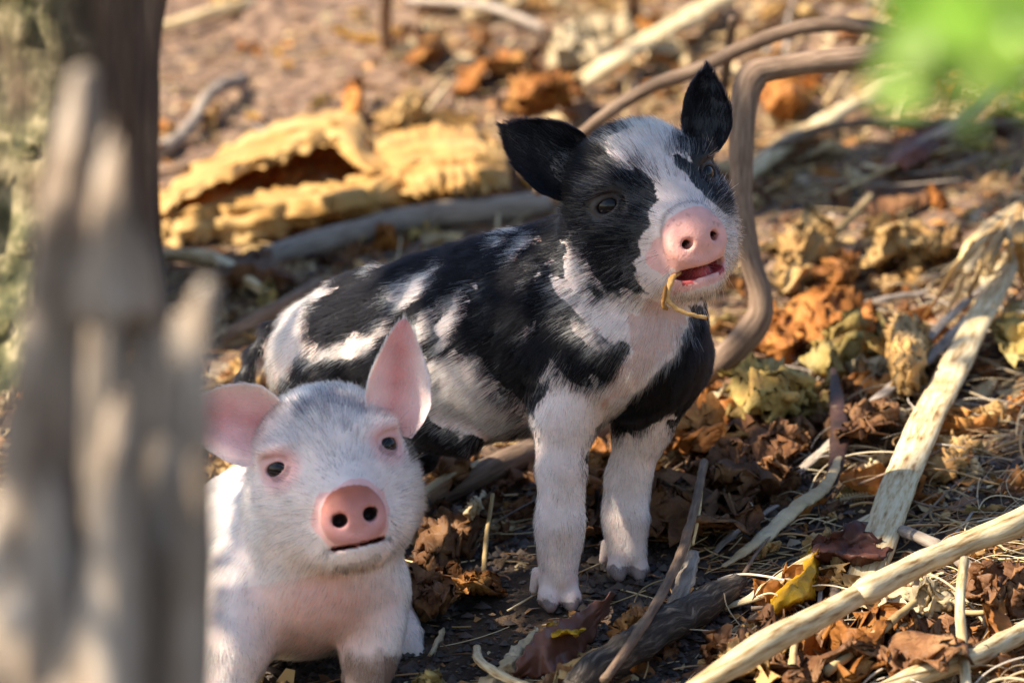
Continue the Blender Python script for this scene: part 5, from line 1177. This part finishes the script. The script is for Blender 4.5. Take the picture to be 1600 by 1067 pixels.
# long curling fibres over the right-hand litter
x = rng.uniform(.05, .42, 1100); z = rng.uniform(-.42, .75, 1100); P = Gxz(x, z); _px, _py = proj(P); P = P[(_px > 1120) & (rng.random(1100) < np.clip((_px - 1050) / 900, .12, .6))]; m = len(P)
ang = rng.normal(-.35, .8, m); L = rng.uniform(.05, .15, m); d = np.cos(ang)[:, None] * RT + np.sin(-ang)[:, None] * FW + (SX * np.cos(ang) + TG * np.sin(-ang))[:, None] * UP
sd = np.cross(d, GN); t = np.linspace(-.5, .5, 14)[None, :, None]; k1 = rng.normal(0, 1.0, (m, 1, 1)); k2 = rng.uniform(.02, .16, (m, 1, 1)); ph = rng.uniform(0, 6.3, (m, 1, 1))
pts = P[:, None] + GN * rng.uniform(.003, .016, (m, 1))[:, None] + L[:, None, None] * (d[:, None] * t + sd[:, None] * (k1 * t * t + k2 * np.sin(8 * t + ph)) + GN * (.10 * np.cos(5 * t + ph) - .3 * t * t))
cvs = bpy.data.hair_curves.new('dry_fibres'); cvs.add_curves([14] * m); cvs.attributes['position'].data.foreach_set('vector', pts.astype(np.float32).ravel())
ra = cvs.attributes.new('radius', 'FLOAT', 'POINT'); ra.data.foreach_set('value', np.repeat(rng.uniform(.0002, .0008, m) * rng.choice([.5, .7, 1.2], m), 14).astype(np.float32))
ca = cvs.attributes.new('hcol', 'FLOAT_COLOR', 'CURVE'); c = np.ones((m, 4), np.float32); c[:, :3] = np.array([(.62, .50, .32), (.48, .36, .22), (.40, .24, .10), (.55, .47, .38)])[rng.integers(0, 4, m)] * rng.uniform(.6, 1.2, (m, 1)); ca.data.foreach_set('color', c.ravel())
cvs.materials.append(m_fib); o = bpy.data.objects.new('dry_fibres', cvs); COL.objects.link(o); o['kind'] = 'stuff'; o['label'] = 'loose curling dry fibres strewn around the palm stalk'; o['category'] = 'straw'
# soil clods
P = np.concatenate([scatter(22000, bare=1.0, seed=7), scatter(38000, (-.30, -.45), (.22, .25), 1.0, 8)]); m = len(P); s = rng.uniform(.0006, .0022, m) * rng.choice([1, 1, 1, 1, 1.8, 2.8], m)
oc = np.array([(1, 0, 0), (0, 1, 0), (-1, 0, 0), (0, -1, 0), (0, 0, .8), (0, 0, -.8)]); V = P[:, None] + s[:, None, None] * oc[None] * rng.uniform(.6, 1.3, (m, 6, 1)) + GN * (s * .3)[:, None, None]
tri = np.array([(0, 1, 4), (1, 2, 4), (2, 3, 4), (3, 0, 4)]); F = (np.arange(m)[:, None, None] * 6 + tri[None]).reshape(-1, 3)
me = bpy.data.meshes.new('soil_clods'); me.vertices.add(m * 6); me.vertices.foreach_set('co', V.astype(np.float32).ravel()); me.loops.add(len(F) * 3); me.loops.foreach_set('vertex_index', F.astype(np.int32).ravel()); me.polygons.add(len(F)); me.polygons.foreach_set('loop_start', np.arange(len(F), dtype=np.int32) * 3); me.update(calc_edges=True)
c = np.array([.045, .034, .028]) * rng.uniform(.4, 2.0, (m, 1)); set_col(me, 'hcol', np.repeat(c, 6, 0))
o = link('soil_clods', me, None, m_fib); o['kind'] = 'stuff'; o['label'] = 'dark crumbs of loose soil'; o['category'] = 'soil'
